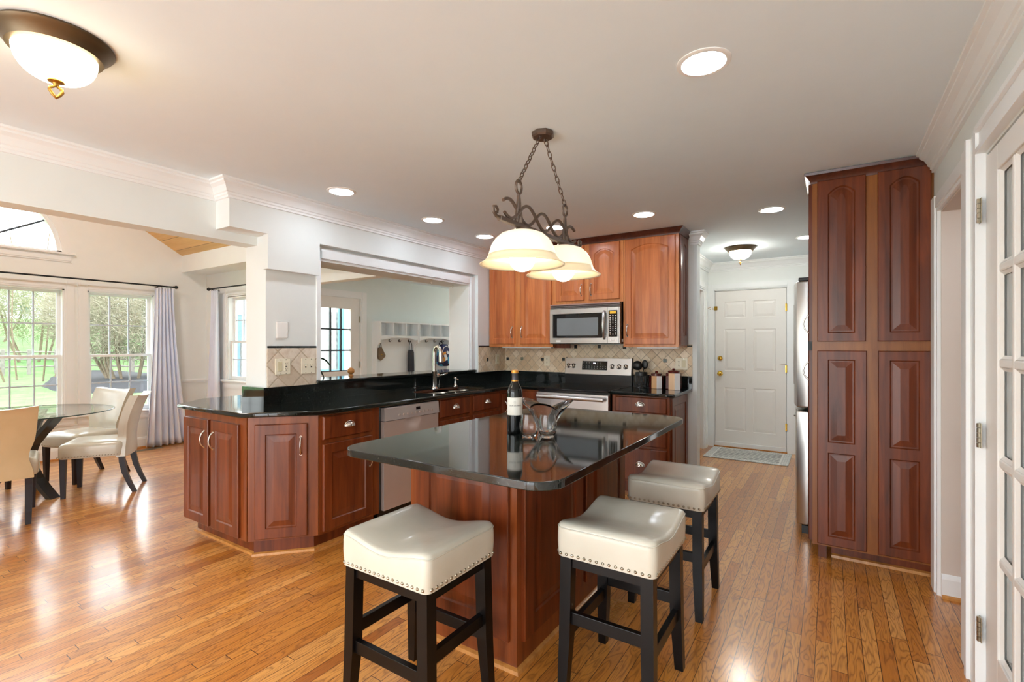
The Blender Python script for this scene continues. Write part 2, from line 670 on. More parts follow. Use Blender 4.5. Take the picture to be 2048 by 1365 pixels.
def panel_slab(mb, X0, X1, Z0, Z1, yf, t, cells, c=.004, groove=.007, lip=.006, flat=.008, slope=.034, raised=.001):
    """framed door slab facing -y. cells: (cx0, cx1, cz0, cz1, (x0, x1, z0, z1, arch))"""
    n = 10
    o = [(X0, yf+c, Z0), (X1, yf+c, Z0), (X1, yf+c, Z1), (X0, yf+c, Z1)]
    i = [(X0+c, yf, Z0+c), (X1-c, yf, Z0+c), (X1-c, yf, Z1-c), (X0+c, yf, Z1-c)]
    b = [(p[0], yf+t, p[2]) for p in o]
    mb.add(o+i+b, [(k, (k+1) % 4, 4+(k+1) % 4, 4+k) for k in range(4)]+[(8+k, 8+(k+1) % 4, (k+1) % 4, k) for k in range(4)]+[(11, 10, 9, 8)])
    for cx0, cx1, cz0, cz1, op in cells:
        cx0, cx1 = max(cx0, X0+c), min(cx1, X1-c)
        cz0, cz1 = max(cz0, Z0+c), min(cz1, Z1-c)
        if op is None:
            mb.add([(cx0, yf, cz0), (cx1, yf, cz0), (cx1, yf, cz1), (cx0, yf, cz1)], [(0, 1, 2, 3)])
            continue
        x0, x1, z0, z1, a = op
        L = [loop(cx0, cx1, cz0, cz1, 0, yf), loop(x0, x1, z0, z1, a, yf), loop(x0, x1, z0, z1, a, yf+groove, lip)]
        L.append(loop(x0, x1, z0, z1, a, yf+groove, lip+flat))
        if slope:
            L.append(loop(x0, x1, z0, z1, a, yf+raised, lip+flat+slope))
        k = len(L[0])
        vs = [p for q in L for p in q]
        fs = []
        for r in range(len(L)-1):
            for q in range(k):
                w = (q+1) % k
                fs.append((r*k+q, r*k+w, (r+1)*k+w, (r+1)*k+q))
        fs.append(tuple((len(L)-1)*k+q for q in range(k)))
        mb.add(vs, fs)
    return mb

def one_panel(x0, x1, z0, z1, fw=.055, arch=0, top=None):
    tp = fw if top is None else top
    return [(x0, x1, z0, z1, (x0+fw, x1-fw, z0+fw, z1-tp-arch, arch))]

def pull_mb(x, z, yf, L=.11, vertical=True, out=.03, r=.0048):
    """arched bar pull on a face at yf looking to -y"""
    m = MB()
    pts = []
    for i in range(13):
        t = i/12
        s = (t-.5)*L
        o = out*math.sin(PI*t)**.6 if 0 < t < 1 else 0
        pts.append((x, yf-o, z+s) if vertical else (x+s, yf-o, z))
    m.tube(pts, [r*1.5]+[r]*11+[r*1.5], 10)
    for e in (pts[0], pts[-1]):
        m.cyl((e[0], yf+.001, e[2]), (e[0], yf-.004, e[2]), .008, n=12)
    return m

def cup_mb(x, z, yf, w=.085, h=.034, d=.026):
    """half-dome cup pull on a face at yf looking to -y"""
    m = MB()
    nu, nv = 16, 6
    vs = []
    for j in range(nv+1):
        b = (PI/2)*j/nv
        for i in range(nu+1):
            a = PI*i/nu
            vs.append((x+math.cos(a)*w/2*math.cos(b)*1.0, yf-math.sin(b)*d, z-.008+math.sin(a)*h*math.cos(b)))
    fs = []
    for j in range(nv):
        for i in range(nu):
            k = j*(nu+1)+i
            fs.append((k, k+1, k+nu+2, k+nu+1))
    m.add(vs, fs)
    m.tube([(x+math.cos(PI*i/nu)*w/2, yf-.002, z-.008+math.sin(PI*i/nu)*h) for i in range(nu+1)], .0028, 6)
    m.tube([(x-w/2*math.cos(PI*i/10), yf-.001-math.sin(PI*i/10)*d, z-.008) for i in range(11)], .002, 6)
    return m

def text_obj(txt, size, mat, parent, loc, rot, name='lettering', extrude=.0004, align='CENTER', mirror=False, width=None):
    cu = bpy.data.curves.new(name, 'FONT')
    cu.body = txt
    cu.size = size
    cu.align_x = align
    cu.align_y = 'CENTER'
    cu.extrude = extrude
    cu.resolution_u = 3
    to = bpy.data.objects.new(name, cu)
    COL.objects.link(to)
    dg = bpy.context.evaluated_depsgraph_get()
    me = bpy.data.meshes.new_from_object(to.evaluated_get(dg))
    bpy.data.objects.remove(to)
    bpy.data.curves.remove(cu)
    if mirror:
        for v in me.vertices:
            v.co.x = -v.co.x
        me.flip_normals()
    me.materials.clear()
    me.materials.append(M[mat] if isinstance(mat, str) else mat)
    o = bpy.data.objects.new(name, me)
    COL.objects.link(o)
    if parent:
        o.parent = parent
    o.location = loc
    o.rotation_euler = rot
    return o
# ---------------------------------------------------------------- the room
CEIL = 2.41
XR, YR, YH, XHL = .485, 4.865, 6.87, -1.37
XS, XLW, XHD, XBK = -3.28, -3.34, -3.45, -3.60
YB = -2.2

def pine():
    m = Mat('pine_plank_ceiling')
    tc = m.n('TexCoord')
    sp = m.n('SeparateXYZ')
    m.l(tc.outputs['Object'], sp.inputs[0])
    q = m.math('DIVIDE', sp.outputs['Y'], .17)
    w = m.n('TexWhiteNoise', noise_dimensions='1D')
    m.l(m.math('FLOOR', q), w.inputs['W'])
    f = m.math('FRACT', q)
    n = m.noise(m.coord((1.2, 26, 26)), 1, 4, .6)
    c = m.ramp(n, [(.3, lin((226, 178, 108))), (.7, lin((240, 200, 134)))])
    c = m.mix(1.0, c, m.math('MULTIPLY_ADD', w.outputs['Value'], .14, .9), 'MULTIPLY')
    g = m.math('LESS_THAN', f, .035)
    m.base(m.mix(g, c, lin((150, 104, 54))))
    m.set(Roughness=.45)
    return m.m
M['pine'] = pine()

struct('floor', MB().box(-7.62, 3.2, YB-.1, 8.2, -.06, 0), 'floor')
struct('ceiling', MB().box(XBK, .61, YB-.1, 7.0, CEIL, CEIL+.1), 'ceiling')
struct('ceiling_mudroom', MB().box(-6.235, XBK, 3.467, 8.2, CEIL, CEIL+.1), 'ceiling')
# left wall with the pass-through
w = MB()
w.box(XBK, XLW, 1.935, YR, 0, 1.035)
w.box(XBK, XLW, 1.935, 2.37, 1.035, CEIL)
w.box(XBK, XLW, 4.23, YR, 1.035, CEIL)
w.box(XBK, XLW, 2.37, 4.23, 1.99, CEIL)
w.box(XHD, XS, 1.655, YR, 2.11, CEIL)
w.box(XLW, XS, 1.915, 2.327, 1.868, 2.11)
w.box(XLW, XS, 4.33, YR, 1.03, 2.11)
w.box(XBK, XHD, YB, 1.935, 2.05, CEIL)
w.box(XBK, XHD, YB, -1.23, 0, 2.05)
w.box(XBK, XBK+.1, -1.3, 3.6, CEIL, 4.0)
struct('wall_left', w, 'wall')
# range wall and the hall
struct('wall_range', MB().box(XBK, -1.07, YR, 4.985, 0, CEIL), 'wall')
w = MB().box(XHL, -1.295, YH, 6.99, 0, CEIL).box(-.45, .61, YH, 6.99, 0, CEIL).box(-1.295, -.45, YH, 6.99, 2.055, CEIL)
struct('wall_hall', w, 'wall_cream')
w = MB().box(XHL-.12, XHL, 4.985, 5.76, 0, CEIL).box(XHL-.12, XHL, 6.62, 6.99, 0, CEIL).box(XHL-.12, XHL, 5.76, 6.62, 2.05, CEIL)
struct('wall_hall_left', w, 'wall_cream')
struct('wall_laundry', MB().box(-2.7, -2.6, 4.985, 6.99, 0, CEIL).box(-2.7, XHL-.12, 6.9, 6.99, 0, CEIL), 'wall_cream')
# right wall with the French door and the cased opening
w = MB()
w.box(XR, XR+.12, YB, 1.69, 0, CEIL)
w.box(XR, XR+.12, 2.49, 2.785, 0, CEIL)
w.box(XR, XR+.12, 3.42, 6.99, 0, CEIL)
w.box(XR, XR+.12, 1.69, 2.49, 2.045, CEIL)
w.box(XR, XR+.12, 2.785, 3.42, 2.05, CEIL)
struct('wall_right', w, 'wall')
struct('wall_doorway', MB().box(XR+.004, XR+.12, 3.412, 3.42, 0, 2.05).box(XR+.004, XR+.12, 2.797, 3.412, 2.042, 2.05), 'wall_beige')
struct('baseboard_doorway', MB().sweep([(0, 0), (.014, 0), (.014, .10), (.011, .11), (.006, .12), (0, .124)], [(XR+.12, 3.412), (XR+.004, 3.412)]), 'trim')
struct('wall_closet', MB().box(XR+.12, 1.8, 3.463, 3.58, 0, 2.5).box(1.7, 1.8, 2.6, 3.463, 0, 2.5).box(XR+.12, 1.8, 2.6, 2.68, 0, 2.5), 'wall_beige')
struct('ceiling_closet', MB().box(XR+.12, 1.8, 2.6, 3.58, 2.10, 2.2), 'wall_beige')
struct('wall_den', MB().box(3.0, 3.1, -1, 2.6, 0, 2.5).box(XR+.12, 3.1, -1.1, -1, 0, 2.5).box(XR+.12, 3.1, 2.575, 2.6, 0, 2.5), 'wall_grey')
struct('ceiling_den', MB().box(XR+.12, 3.1, -1.1, 2.68, 2.41, 2.5), 'ceiling')
# back wall behind the camera: two wide unglazed openings, added to let in fill daylight
w = MB().box(XBK, .61, YB-.12, YB, 2.28, CEIL).box(XBK, -3.4, YB-.12, YB, 0, 2.28).box(-1.6, -1.45, YB-.12, YB, 0, 2.28).box(.35, .61, YB-.12, YB, 0, 2.28)
struct('wall_back', w, 'wall')

# sunroom ------------------------------------------------------------
XW = -7.5
YG = 1.12                      # gable centre
WC = (2.47, 1.57, .67, -.23)   # window centres
w = MB()
w.box(XW-.12, XW, -1.35, 3.467, 0, .5)
ed = [-1.35]
for c in sorted(WC):
    ed += [c-.35, c+.35]
ed.append(3.467)
for k in range(0, len(ed), 2):
    w.box(XW-.12, XW, ed[k], ed[k+1], .5, 2.0)
w.box(XW-.12, XW, -1.35, 3.467, 2.0, 2.40)
RA = .78
arc = [(YG+RA*math.cos(a), 2.40+RA*math.sin(a)) for a in [PI/2*i/14 for i in range(15)]]
for sg in (1, -1):
    poly = [(YG+sg*(y-YG), z) for y, z in arc]
    poly = [(YG+sg*(3.467-YG), 2.40)]+poly+[(YG, 4.05), (YG+sg*(3.467-YG), 2.64)]
    w.prism_to([(XW, y, z) for y, z in poly], (-.12, 0, 0))
struct('wall_windows', w, 'wall_cream')
w = MB()
w.box(XW, -6.965, 3.467, 3.59, 0, CEIL+.6).box(-6.165, -6.115, 3.467, 3.59, 0, CEIL+.6)
w.box(-6.965, -6.165, 3.467, 3.59, 0, .86).box(-6.965, -6.165, 3.467, 3.59, 1.99, CEIL+.6)
w.box(-6.115, XBK, 3.467, 3.59, 2.05, CEIL+.6)
struct('wall_sunroom_right', w, 'wall_cream')
struct('wall_sunroom_left', MB().box(XW, XBK, -1.35, -1.23, 0, 2.9), 'wall_cream')
struct('trim_1', MB().box(XW, XBK, 3.15, 3.467, 2.335, 2.575), 'wall_cream', label='white boxed beam under the pine ceiling')
for sg in (1, -1):
    w = MB().prism_to([(XW, YG+sg*(3.15-YG), 2.565), (XW, YG, 3.79), (XW, YG, 3.87), (XW, YG+sg*(3.15-YG), 2.645)], (XBK-XW, 0, 0))
    struct('ceiling_sunroom', w, 'pine')
struct('trim_2', MB().box(XW, XBK, -1.23, -.91, 2.335, 2.575), 'wall_cream')
# mudroom
w = MB().box(-6.235, -6.115, 3.59, 4.19, 0, CEIL).box(-6.235, -6.115, 5.06, 7.32, 0, CEIL).box(-6.235, -6.115, 4.19, 5.06, 2.05, CEIL).box(-6.235, -6.115, 7.32, 8.2, 2.06, CEIL)
struct('wall_mudroom', w, 'wall_green')
struct('wall_mudroom_far', MB().box(-6.115, XBK, 8.1, 8.2, 0, CEIL).box(XBK, XBK+.1, 4.985, 8.2, 0, CEIL), 'wall_green')

# mouldings ----------------------------------------------------------
CP = [(0, CEIL-.115), (.016, CEIL-.115), (.016, CEIL-.101), (.023, CEIL-.096), (.023, CEIL-.083), (.032, CEIL-.078), (.036, CEIL-.066), (.048, CEIL-.044), (.066, CEIL-.030), (.070, CEIL-.028), (.070, CEIL-.017), (.084, CEIL-.012), (.084, CEIL), (0, CEIL)]
m = MB().sweep(CP, [(XS, YR), (XS, 1.655), (XHD, 1.655), (XHD, YB)])
struct('trim_3', m, 'trim', smooth=20, label='white crown moulding above the pass-through')
struct('trim_4', MB().sweep(CP, [(XR, YB), (XR, 3.56)]), 'trim', smooth=20, label='white crown moulding above the French door')
struct('trim_5', MB().sweep(CP, [(-1.07, 4.985), (-1.07, YR), (-1.13, YR)]), 'trim', smooth=20, label='white crown moulding at the wall end')
struct('trim_6', MB().sweep(CP, [(XR, YH), (XHL, YH), (XHL, 4.985)]), 'trim', smooth=20, label='white crown moulding in the hall')

def casing_v(m, a0, a1, z0, z1, face, d, axis, into=.02, th=(.012, .02, .014)):
    """flat board with two steps; axis 'x': board on a plane x=face spanning y a0..a1; d = outward sign"""
    w = a1-a0
    cuts = [0, .2*w, .8*w, w]
    for k in range(3):
        p, q = a0+cuts[k], a0+cuts[k+1]
        t = th[k]
        if axis == 'x':
            m.box(face, face+d*t, p, q, z0, z1)
        else:
            m.box(p, q, face, face+d*t, z0, z1)
    return m

def casing_h(m, a0, a1, z0, z1, face, d, axis, th=(.012, .02, .014)):
    h = z1-z0
    cuts = [0, .2*h, .8*h, h]
    for k in range(3):
        p, q = z0+cuts[k], z0+cuts[k+1]
        t = th[k]
        if axis == 'x':
            m.box(face, face+d*t, a0, a1, p, q)
        else:
            m.box(a0, a1, face, face+d*t, p, q)
    return m

# pass-through casing (sits in the recess under the soffit)
m = MB()
casing_v(m, 4.23, 4.33, 1.062, 2.09, XLW, 1, 'x', th=(.014, .03, .022))
casing_h(m, 2.37, 4.23, 1.99, 2.09, XLW, 1, 'x', th=(.014, .03, .022))
m.box(XLW, XLW+.014, 2.337, 2.37, 1.062, 1.99)
m.box(XBK-.012, XBK, 2.30, 2.37, 1.062, 2.06).box(XBK-.012, XBK, 4.23, 4.30, 1.062, 2.06).box(XBK-.012, XBK, 2.37, 4.23, 1.99, 2.06)
struct('trim_7', m, 'trim', label='white casing round the pass-through opening')
# cased opening and French door casings on the right wall
m = MB()
casing_v(m, 3.42, 3.592, 0, 2.14, XR, -1, 'x')
casing_h(m, 2.785, 3.42, 2.05, 2.14, XR, -1, 'x')
m.box(XR-.022, XR, 2.67, 2.785, 0, 2.145)
m.box(XR, XR+.12, 2.785, 2.797, 0, 2.05)
struct('trim_8', m, 'trim', label='white casing round the open doorway beside the pantry')
m = MB()
casing_v(m, 2.50, 2.66, 0, 2.155, XR, -1, 'x', th=(.03, .02, .034))
casing_h(m, 1.69, 2.50, 2.055, 2.155, XR, -1, 'x', th=(.03, .02, .034))
casing_v(m, 1.59, 1.69, 0, 2.155, XR, -1, 'x', th=(.034, .02, .03))
struct('trim_9', m, 'trim', label='white casing round the French door')
# hall casings
m = MB()
casing_v(m, -1.37, -1.295, 0, 2.13, YH, -1, 'y')
casing_v(m, -.45, -.36, 0, 2.13, YH, -1, 'y')
casing_h(m, -1.295, -.45, 2.055, 2.13, YH, -1, 'y')
struct('trim_10', m, 'trim', label='white casing round the hall door')
m = MB()
casing_v(m, 6.62, 6.78, 0, 2.14, XHL, 1, 'x')
casing_v(m, 5.67, 5.76, 0, 2.14, XHL, 1, 'x')
casing_h(m, 5.76, 6.62, 2.05, 2.14, XHL, 1, 'x')
m.box(XHL-.12, XHL, 6.60, 6.62, 0, 2.05).box(XHL-.12, XHL, 5.76, 5.78, 0, 2.05).box(XHL-.12, XHL, 5.78, 6.60, 2.03, 2.05)
struct('trim_11', m, 'trim', label='white casing of the side doorway in the hall')

def base_mb(p0, p1, h=.12, t=.014):
    prof = [(0, 0), (t, 0), (t, h-.03), (t*.8, h-.022), (t*.5, h-.008), (0, h)]
    return MB().sweep(prof, [p0, p1])
struct('baseboard_closet', base_mb((1.7, 3.463), (XR+.12, 3.463)).add([], []), 'trim')
struct('trim_12', MB().sweep([(.014, 0), (.03, 0), (.028, .012), (.014, .018)], [(XR+.12, 3.412), (XR+.004, 3.412)]), 'oak_trim', label='oak shoe moulding in the doorway beside the pantry')
struct('baseboard_windows', base_mb((XW, 3.467), (XW, -1.2), .14), 'trim')
struct('trim_13', MB().sweep([(.014, 0), (.032, 0), (.028, .014), (.014, .02)], [(XW, 3.467), (XW, -1.2)]), 'oak_trim', label='oak shoe moulding under the sunroom windows')
struct('baseboard_sunroom', base_mb((-6.115, 3.467), (XW, 3.467), .14), 'trim')
struct('baseboard_hall', base_mb((XR, YH), (-.36, YH), .12), 'trim')
struct('baseboard_right', base_mb((XR, YB), (XR, 1.59), .12), 'trim')
CR = [(0, .80), (.014, .80), (.014, .812), (.024, .82), (.028, .84), (.018, .852), (.014, .862), (0, .862)]
struct('trim_14', MB().sweep(CR, [(-7.01, 3.467), (XW, 3.467), (XW, 2.92)]), 'trim', label='white chair rail in the sunroom corner')

# ---------------------------------------------------------------- windows
def window(name, loc, rotz, hw, zs, zm, zt, label, rail_z=None, apron=True, dm='muntin'):
    """double-hung window facing local -y; glass half width hw; zs sill glass, zm meeting, zt top glass"""
    r = sroot(name, loc, rotz, label)
    f = MB()
    o = hw+.055
    f.box(-o, -o+.022, 0, .12, zs-.05, zt+.045).box(o-.022, o, 0, .12, zs-.05, zt+.045)
    f.box(-o, o, 0, .12, zt+.03, zt+.05).box(-o, o, .03, .12, zs-.06, zs-.045)
    struct('window_frame', f, 'trim', r)
    c = MB()
    casing_v(c, -o-.085, -o+.005, zs-.05, zt+.14, 0, -1, 'y')
    casing_v(c, o-.005, o+.085, zs-.05, zt+.14, 0, -1, 'y')
    casing_h(c, -o+.005, o-.005, zt+.045, zt+.14, 0, -1, 'y')
    struct('window_casing', c, 'trim', r)
    s = MB().bbox(-o-.10, o+.10, -.05, .03, zs-.075, zs-.05, .006)
    if apron:
        casing_h(s, -o-.085, o+.085, zs-.165, zs-.075, 0, -1, 'y')
    struct('window_sill', s, 'trim', r)
    for nm, y0, z0, z1, br, tr in (('lower_sash', .035, zs, zm-.012, .045, .03), ('upper_sash', .075, zm+.02, zt, .03, .03)):
        h = MB()
        st = .034
        h.box(-hw-st, -hw, y0, y0+.032, z0-br, z1+tr).box(hw, hw+st, y0, y0+.032, z0-br, z1+tr)
        h.box(-hw, hw, y0, y0+.032, z0-br, z0).box(-hw, hw, y0, y0+.032, z1, z1+tr)
        q = struct(nm, h, 'trim', r)
        g = MB()
        for k in (1, 2):
            x = -hw+2*hw*k/3
            g.box(x-.008, x+.008, y0+.010, y0+.022, z0, z1)
        z = (z0+z1)/2
        g.box(-hw, hw, y0+.0105, y0+.0215, z-.008, z+.008)
        struct('muntin_grid', g, dm, q)
        struct('pane', MB().box(-hw, hw, y0+.013, y0+.019, z0, z1), 'pane', q)
    return r
for i, c in enumerate(WC):
    window('window_%d' % (i+1), (XW, c, 0), PI/2, .295, .55, 1.20, 1.945, ('white double-hung window beside the long curtain', 'white double-hung window behind the glass table', 'white double-hung window', 'white double-hung window')[i])
window('window_5', (-6.565, 3.467, 0), 0, .295, .91, 1.375, 1.95, 'narrow white double-hung window on the sunroom side wall')
# arched window
r = sroot('window_6', (XW, YG, 2.40), PI/2, 'half-round window high in the sunroom gable')
def arch_ring(m, r0, r1, y0, y1, n=28):
    for k in range(n):
        a, b = PI*k/n, PI*(k+1)/n
        m.prism_to([(r0*math.cos(a), y0, r0*math.sin(a)), (r1*math.cos(a), y0, r1*math.sin(a)), (r1*math.cos(b), y0, r1*math.sin(b)), (r0*math.cos(b), y0, r0*math.sin(b))], (0, y1-y0, 0))
    return m
m = arch_ring(MB(), RA-.01, RA+.075, -.02, 0)
struct('window_casing', m, 'trim', r)
m = arch_ring(MB(), RA-.05, RA, 0, .10)
m.box(-RA, RA, 0, .10, -.01, .03)
struct('window_frame', m, 'trim', r)
m = MB().bbox(-RA-.11, RA+.11, -.05, .0, -.012, .012, .005)
casing_h(m, -RA-.075, RA+.075, -.095, -.012, 0, -1, 'y')
struct('window_sill', m, 'trim', r)
g = arch_ring(MB(), .26, .275, .045, .055, 16)
for a in (30, 60, 90, 120, 150):
    a = math.radians(a)
    g.tube([(.27*math.cos(a), .05, .27*math.sin(a)), ((RA-.05)*math.cos(a), .05, (RA-.05)*math.sin(a))], .011, 6)
struct('muntin_grid', g, 'muntin_dark', r)
m = MB()
m.prism_to([((RA-.04)*math.cos(PI*k/28), .047, (RA-.04)*math.sin(PI*k/28)) for k in range(29)], (0, .006, 0))
struct('pane', m, 'pane', r)

# ---------------------------------------------------------------- doors
def hinge_mb(x, y, z, h=.09, d=-1):
    m = MB()
    m.box(x-.018, x+.016, y, y+d*.003, z-h/2, z+h/2)
    for k in range(5):
        z0 = z-h/2+h*k/5
        m.cyl((x, y+d*.006, z0+.001), (x, y+d*.006, z0+h/5-.001), .0065, n=10)
    return m
# hall door: six panels
r = sroot('door_1', (-1.285, YH+.012, .02), 0, 'white six-panel door at the end of the hall')
DW, DH = .825, 2.02
cols = [(.115, .37), (.455, .71)]
rows = [(.20, .76), (.98, 1.52), (1.67, 1.88)]
cells = []
xs = [0, .4125, DW]
zs = [0, .87, 1.595, DH]
for i in range(2):
    for j in range(3):
        cells.append((xs[i], xs[i+1], zs[j], zs[j+1], (cols[i][0], cols[i][1], rows[j][0], rows[j][1], 0)))
struct('door_panel', panel_slab(MB(), 0, DW, 0, DH, 0, .044, cells, slope=.03, flat=.004, groove=.008), 'door_white', r)
m = MB().box(0, DW, -.012, 0, -.005, .045)
struct('door_sweep', m, 'trim', r)
struct('door_jamb', MB().box(-.012, -.004, -.005, .10, -.02, 2.045).box(DW+.004, DW+.015, -.005, .10, -.02, 2.045).box(-.012, DW+.015, -.005, .10, 2.024, 2.04).box(-.012, DW+.015, .06, .10, -.02, 2.04), 'trim', r)  # jambs, plus an unseen board behind the door blocking the light gap
m = MB().lathe([(.001, 0), (.032, 0), (.034, .006), (.03, .012), (.012, .014), (.011, .03), (.02, .04), (.027, .052), (.026, .064), (.016, .072), (.001, .074)], n=24, M4=Matrix.Translation((.062, 0, .94)) @ Matrix.Rotation(PI/2, 4, 'X'))
struct('door_knob', m, 'brass', r, smooth=40)
m = MB().lathe([(.001, 0), (.03, 0), (.032, .006), (.026, .018), (.014, .022), (.001, .023)], n=24, M4=Matrix.Translation((.062, 0, 1.14)) @ Matrix.Rotation(PI/2, 4, 'X'))
m.box(.059, .065, -.036, -.02, 1.128, 1.152)
struct('deadbolt', m, 'brass', r, smooth=40)
for z in (.30, 1.02, 1.78):
    struct('hinge', hinge_mb(DW+.006, -.004, z), 'brass', r)
m = MB().box(-.03, .03, -.012, -.002, 1.775, 1.825)
m.tube([(-.01, -.02, 1.80), (-.05, -.03, 1.815), (-.09, -.03, 1.80), (-.05, -.03, 1.785), (-.01, -.02, 1.80)], .004, 6)
m.cyl((-.02, -.012, 1.79), (-.02, -.03, 1.79), .008, n=10).cyl((.02, -.012, 1.81), (.02, -.03, 1.81), .008, n=10)
struct('flip_latch', m, 'brass', r)
m = MB().tube([(DW+.0, -.02, 1.075), (DW-.06, -.03, 1.077), (DW-.07, -.03, 1.077)], .003, 6)
struct('hinge_stop', m, 'chrome', r)
struct('threshold', MB().box(-.01, DW+.01, -.02, .10, -.02, -.006), 'oak_trim', r)
# French door
r = sroot('door_2', (XR-.004, 2.478, .012), -PI/2, 'white fifteen-pane French door on the right wall')
FW, FH = .775, 2.02
gx = [.145, .29, .315, .46, .485, .63]
gz = [.235, .555, .585, .90, .93, 1.245, 1.275, 1.575, 1.605, 1.93]
m = MB()
m.bbox(0, gx[0], 0, .044, 0, FH, .003).bbox(gx[5], FW, 0, .044, 0, FH, .003)
m.bbox(gx[0]-.002, gx[5]+.002, .0005, .0435, 0, gz[0], .003).bbox(gx[0]-.002, gx[5]+.002, .0005, .0435, gz[9], FH, .003)
struct('door_frame', m, 'door_white', r)
m = MB()
for a, b in ((1, 2), (3, 4)):
    m.bbox(gx[a], gx[b], .004, .04, gz[0], gz[9], .006)
for a, b in ((1, 2), (3, 4), (5, 6), (7, 8)):
    m.bbox(gx[0], gx[5], .0045, .0395, gz[a], gz[b], .006)
for i in range(3):
    for j in range(5):
        x0, x1, z0, z1 = gx[2*i], gx[2*i+1], gz[2*j], gz[2*j+1]
        for q in (loop,):
            A = [(x0, .008, z0), (x1, .008, z0), (x1, .008, z1), (x0, .008, z1)]
            B = [(x0+.012, .016, z0+.012), (x1-.012, .016, z0+.012), (x1-.012, .016, z1-.012), (x0+.012, .016, z1-.012)]
            m.add(A+B, [(k, (k+1) % 4, 4+(k+1) % 4, 4+k) for k in range(4)])
struct('muntin_grid', m, 'door_white', r)
struct('pane', MB().box(gx[0], gx[5], .019, .024, gz[0], gz[9]), 'pane', r)
for z in (.26, .985, 1.825):
    struct('hinge', hinge_mb(-.008, -.012, z, .092), 'hinge', r)
# hall side door, standing open
r = sroot('door_3', (XHL-.125, 6.597, .012), 0, 'cream door standing open in the hall side doorway')
struct('door_panel', panel_slab(MB(), -.78, 0, 0, 2.0, -.04, .04, [(-.78, 0, 0, 2.0, (-.66, -.12, .2, 1.86, 0))]), 'door_white', r)
for z in (.30, 1.0, 1.78):
    struct('hinge', MB().box(.002, .045, .0, -.006, z-.045, z+.045).cyl((.0, -.006, z-.045), (.0, -.006, z+.045), .007, n=10), 'brass', r)
# mudroom glazed door
r = sroot('door_4', (-6.13, 4.20, .012), PI/2, 'white nine-pane door seen through the pass-through')
m = MB()
m.box(-.005, .16, 0, .044, -.012, 2.038).box(.69, .855, 0, .044, -.012, 2.038).box(.16, .69, 0, .044, 1.87, 2.038).box(.16, .69, 0, .044, -.012, .93)
struct('door_panel', m, 'door_white', r)
g = MB()
for x in (.335, .515):
    g.box(x-.011, x+.011, .004, .03, .93, 1.87)
for z in (1.243, 1.557):
    g.box(.16, .69, .0045, .0295, z-.011, z+.011)
g.box(.16, .69, .004, .03, .93, .945)
struct('muntin_grid', g, 'muntin_dark', r)
struct('pane', MB().box(.16, .69, .014, .02, .93, 1.87), 'pane', r)
for z in (.3, 1.02, 1.72):
    struct('hinge', hinge_mb(.856, -.006, z, .1), 'hinge', r)
m = MB()
casing_v(m, 5.06, 5.17, 0, 2.15, -6.115, 1, 'x')
casing_v(m, 4.08, 4.19, 0, 2.15, -6.115, 1, 'x')
casing_h(m, 4.19, 5.06, 2.05, 2.15, -6.115, 1, 'x')
struct('trim_15', m, 'trim', label='white casing round the nine-pane door')
# far mudroom door
r = sroot('door_5', (-6.125, 7.34, .012), PI/2, 'white door at the far end of the mudroom')
struct('door_panel', panel_slab(MB(), 0, .76, 0, 2.04, 0, .04, one_panel(0, .76, 0, 2.04, .12)), 'door_white', r)
m = MB().box(-.03, .03, -.02, -.012, 1.755, 1.80).tube([(-.02, -.03, 1.78), (-.06, -.04, 1.79), (-.02, -.03, 1.77)], .005, 6)
m.sphere((.0, -.03, 1.78), .014, 10, 6)
struct('flip_latch', m, 'brass', r)
struct('hinge', hinge_mb(.0, -.012, 1.0, .09), 'hinge', r)
m = MB()
casing_v(m, 7.22, 7.32, 0, 2.14, -6.115, 1, 'x')
casing_h(m, 7.32, 8.1, 2.06, 2.14, -6.115, 1, 'x')
struct('trim_16', m, 'trim')
# ---------------------------------------------------------------- kitchen cabinets
def door(root, x0, x1, z0, z1, yf, mat, openings=None, fw=.055, arch=0, pull=None, name='cabinet_door', t=.02):
    m = MB()
    panel_slab(m, x0, x1, z0, z1, yf-t, t, openings or one_panel(x0, x1, z0, z1, fw, arch))
    d = obj(name, m, mat, root)
    if pull:
        obj('handle', pull_mb(pull[0], pull[1], yf-t), 'chrome', d, smooth=60)
    return d

def drawer(root, x0, x1, z0, z1, yf, mat, cup=True, t=.02):
    m = MB()
    panel_slab(m, x0, x1, z0, z1, yf-t, t, [(x0, x1, z0, z1, None)], c=.008)
    d = obj('drawer', m, mat, root)
    if cup:
        obj('cup_handle', cup_mb((x0+x1)/2, (z0+z1)/2+.0, yf-t), 'chrome', d, smooth=50)
    return d

# peninsula end cabinet
r = thing('base_cabinet', 'cherry cabinet with two narrow doors at the end of the peninsula', 'cabinet', (-3.865, 1.645, 0))
obj('body', MB().box(0, .812, 0, .285, .105, .884).box(0, .26, .285, .70, .105, .884), 'cherry_frame', r)
obj('toe_kick', MB().box(.05, .80, .06, .285, 0, .105).box(.05, .25, .285, .68, 0, .105), 'cherry_dark', r)
obj('shoe_moulding', MB().sweep([(0, 0), (.018, 0), (.015, .014), (0, .02)], [(.825, .06), (.05, .06), (.05, .68)][::-1][::-1]).xf(Matrix.Identity(4)), 'oak_trim', r)
door(r, .018, .362, .115, .832, 0, 'cherry', pull=(.325, .70), fw=.062)
door(r, .402, .742, .115, .832, 0, 'cherry', pull=(.44, .70), fw=.062)
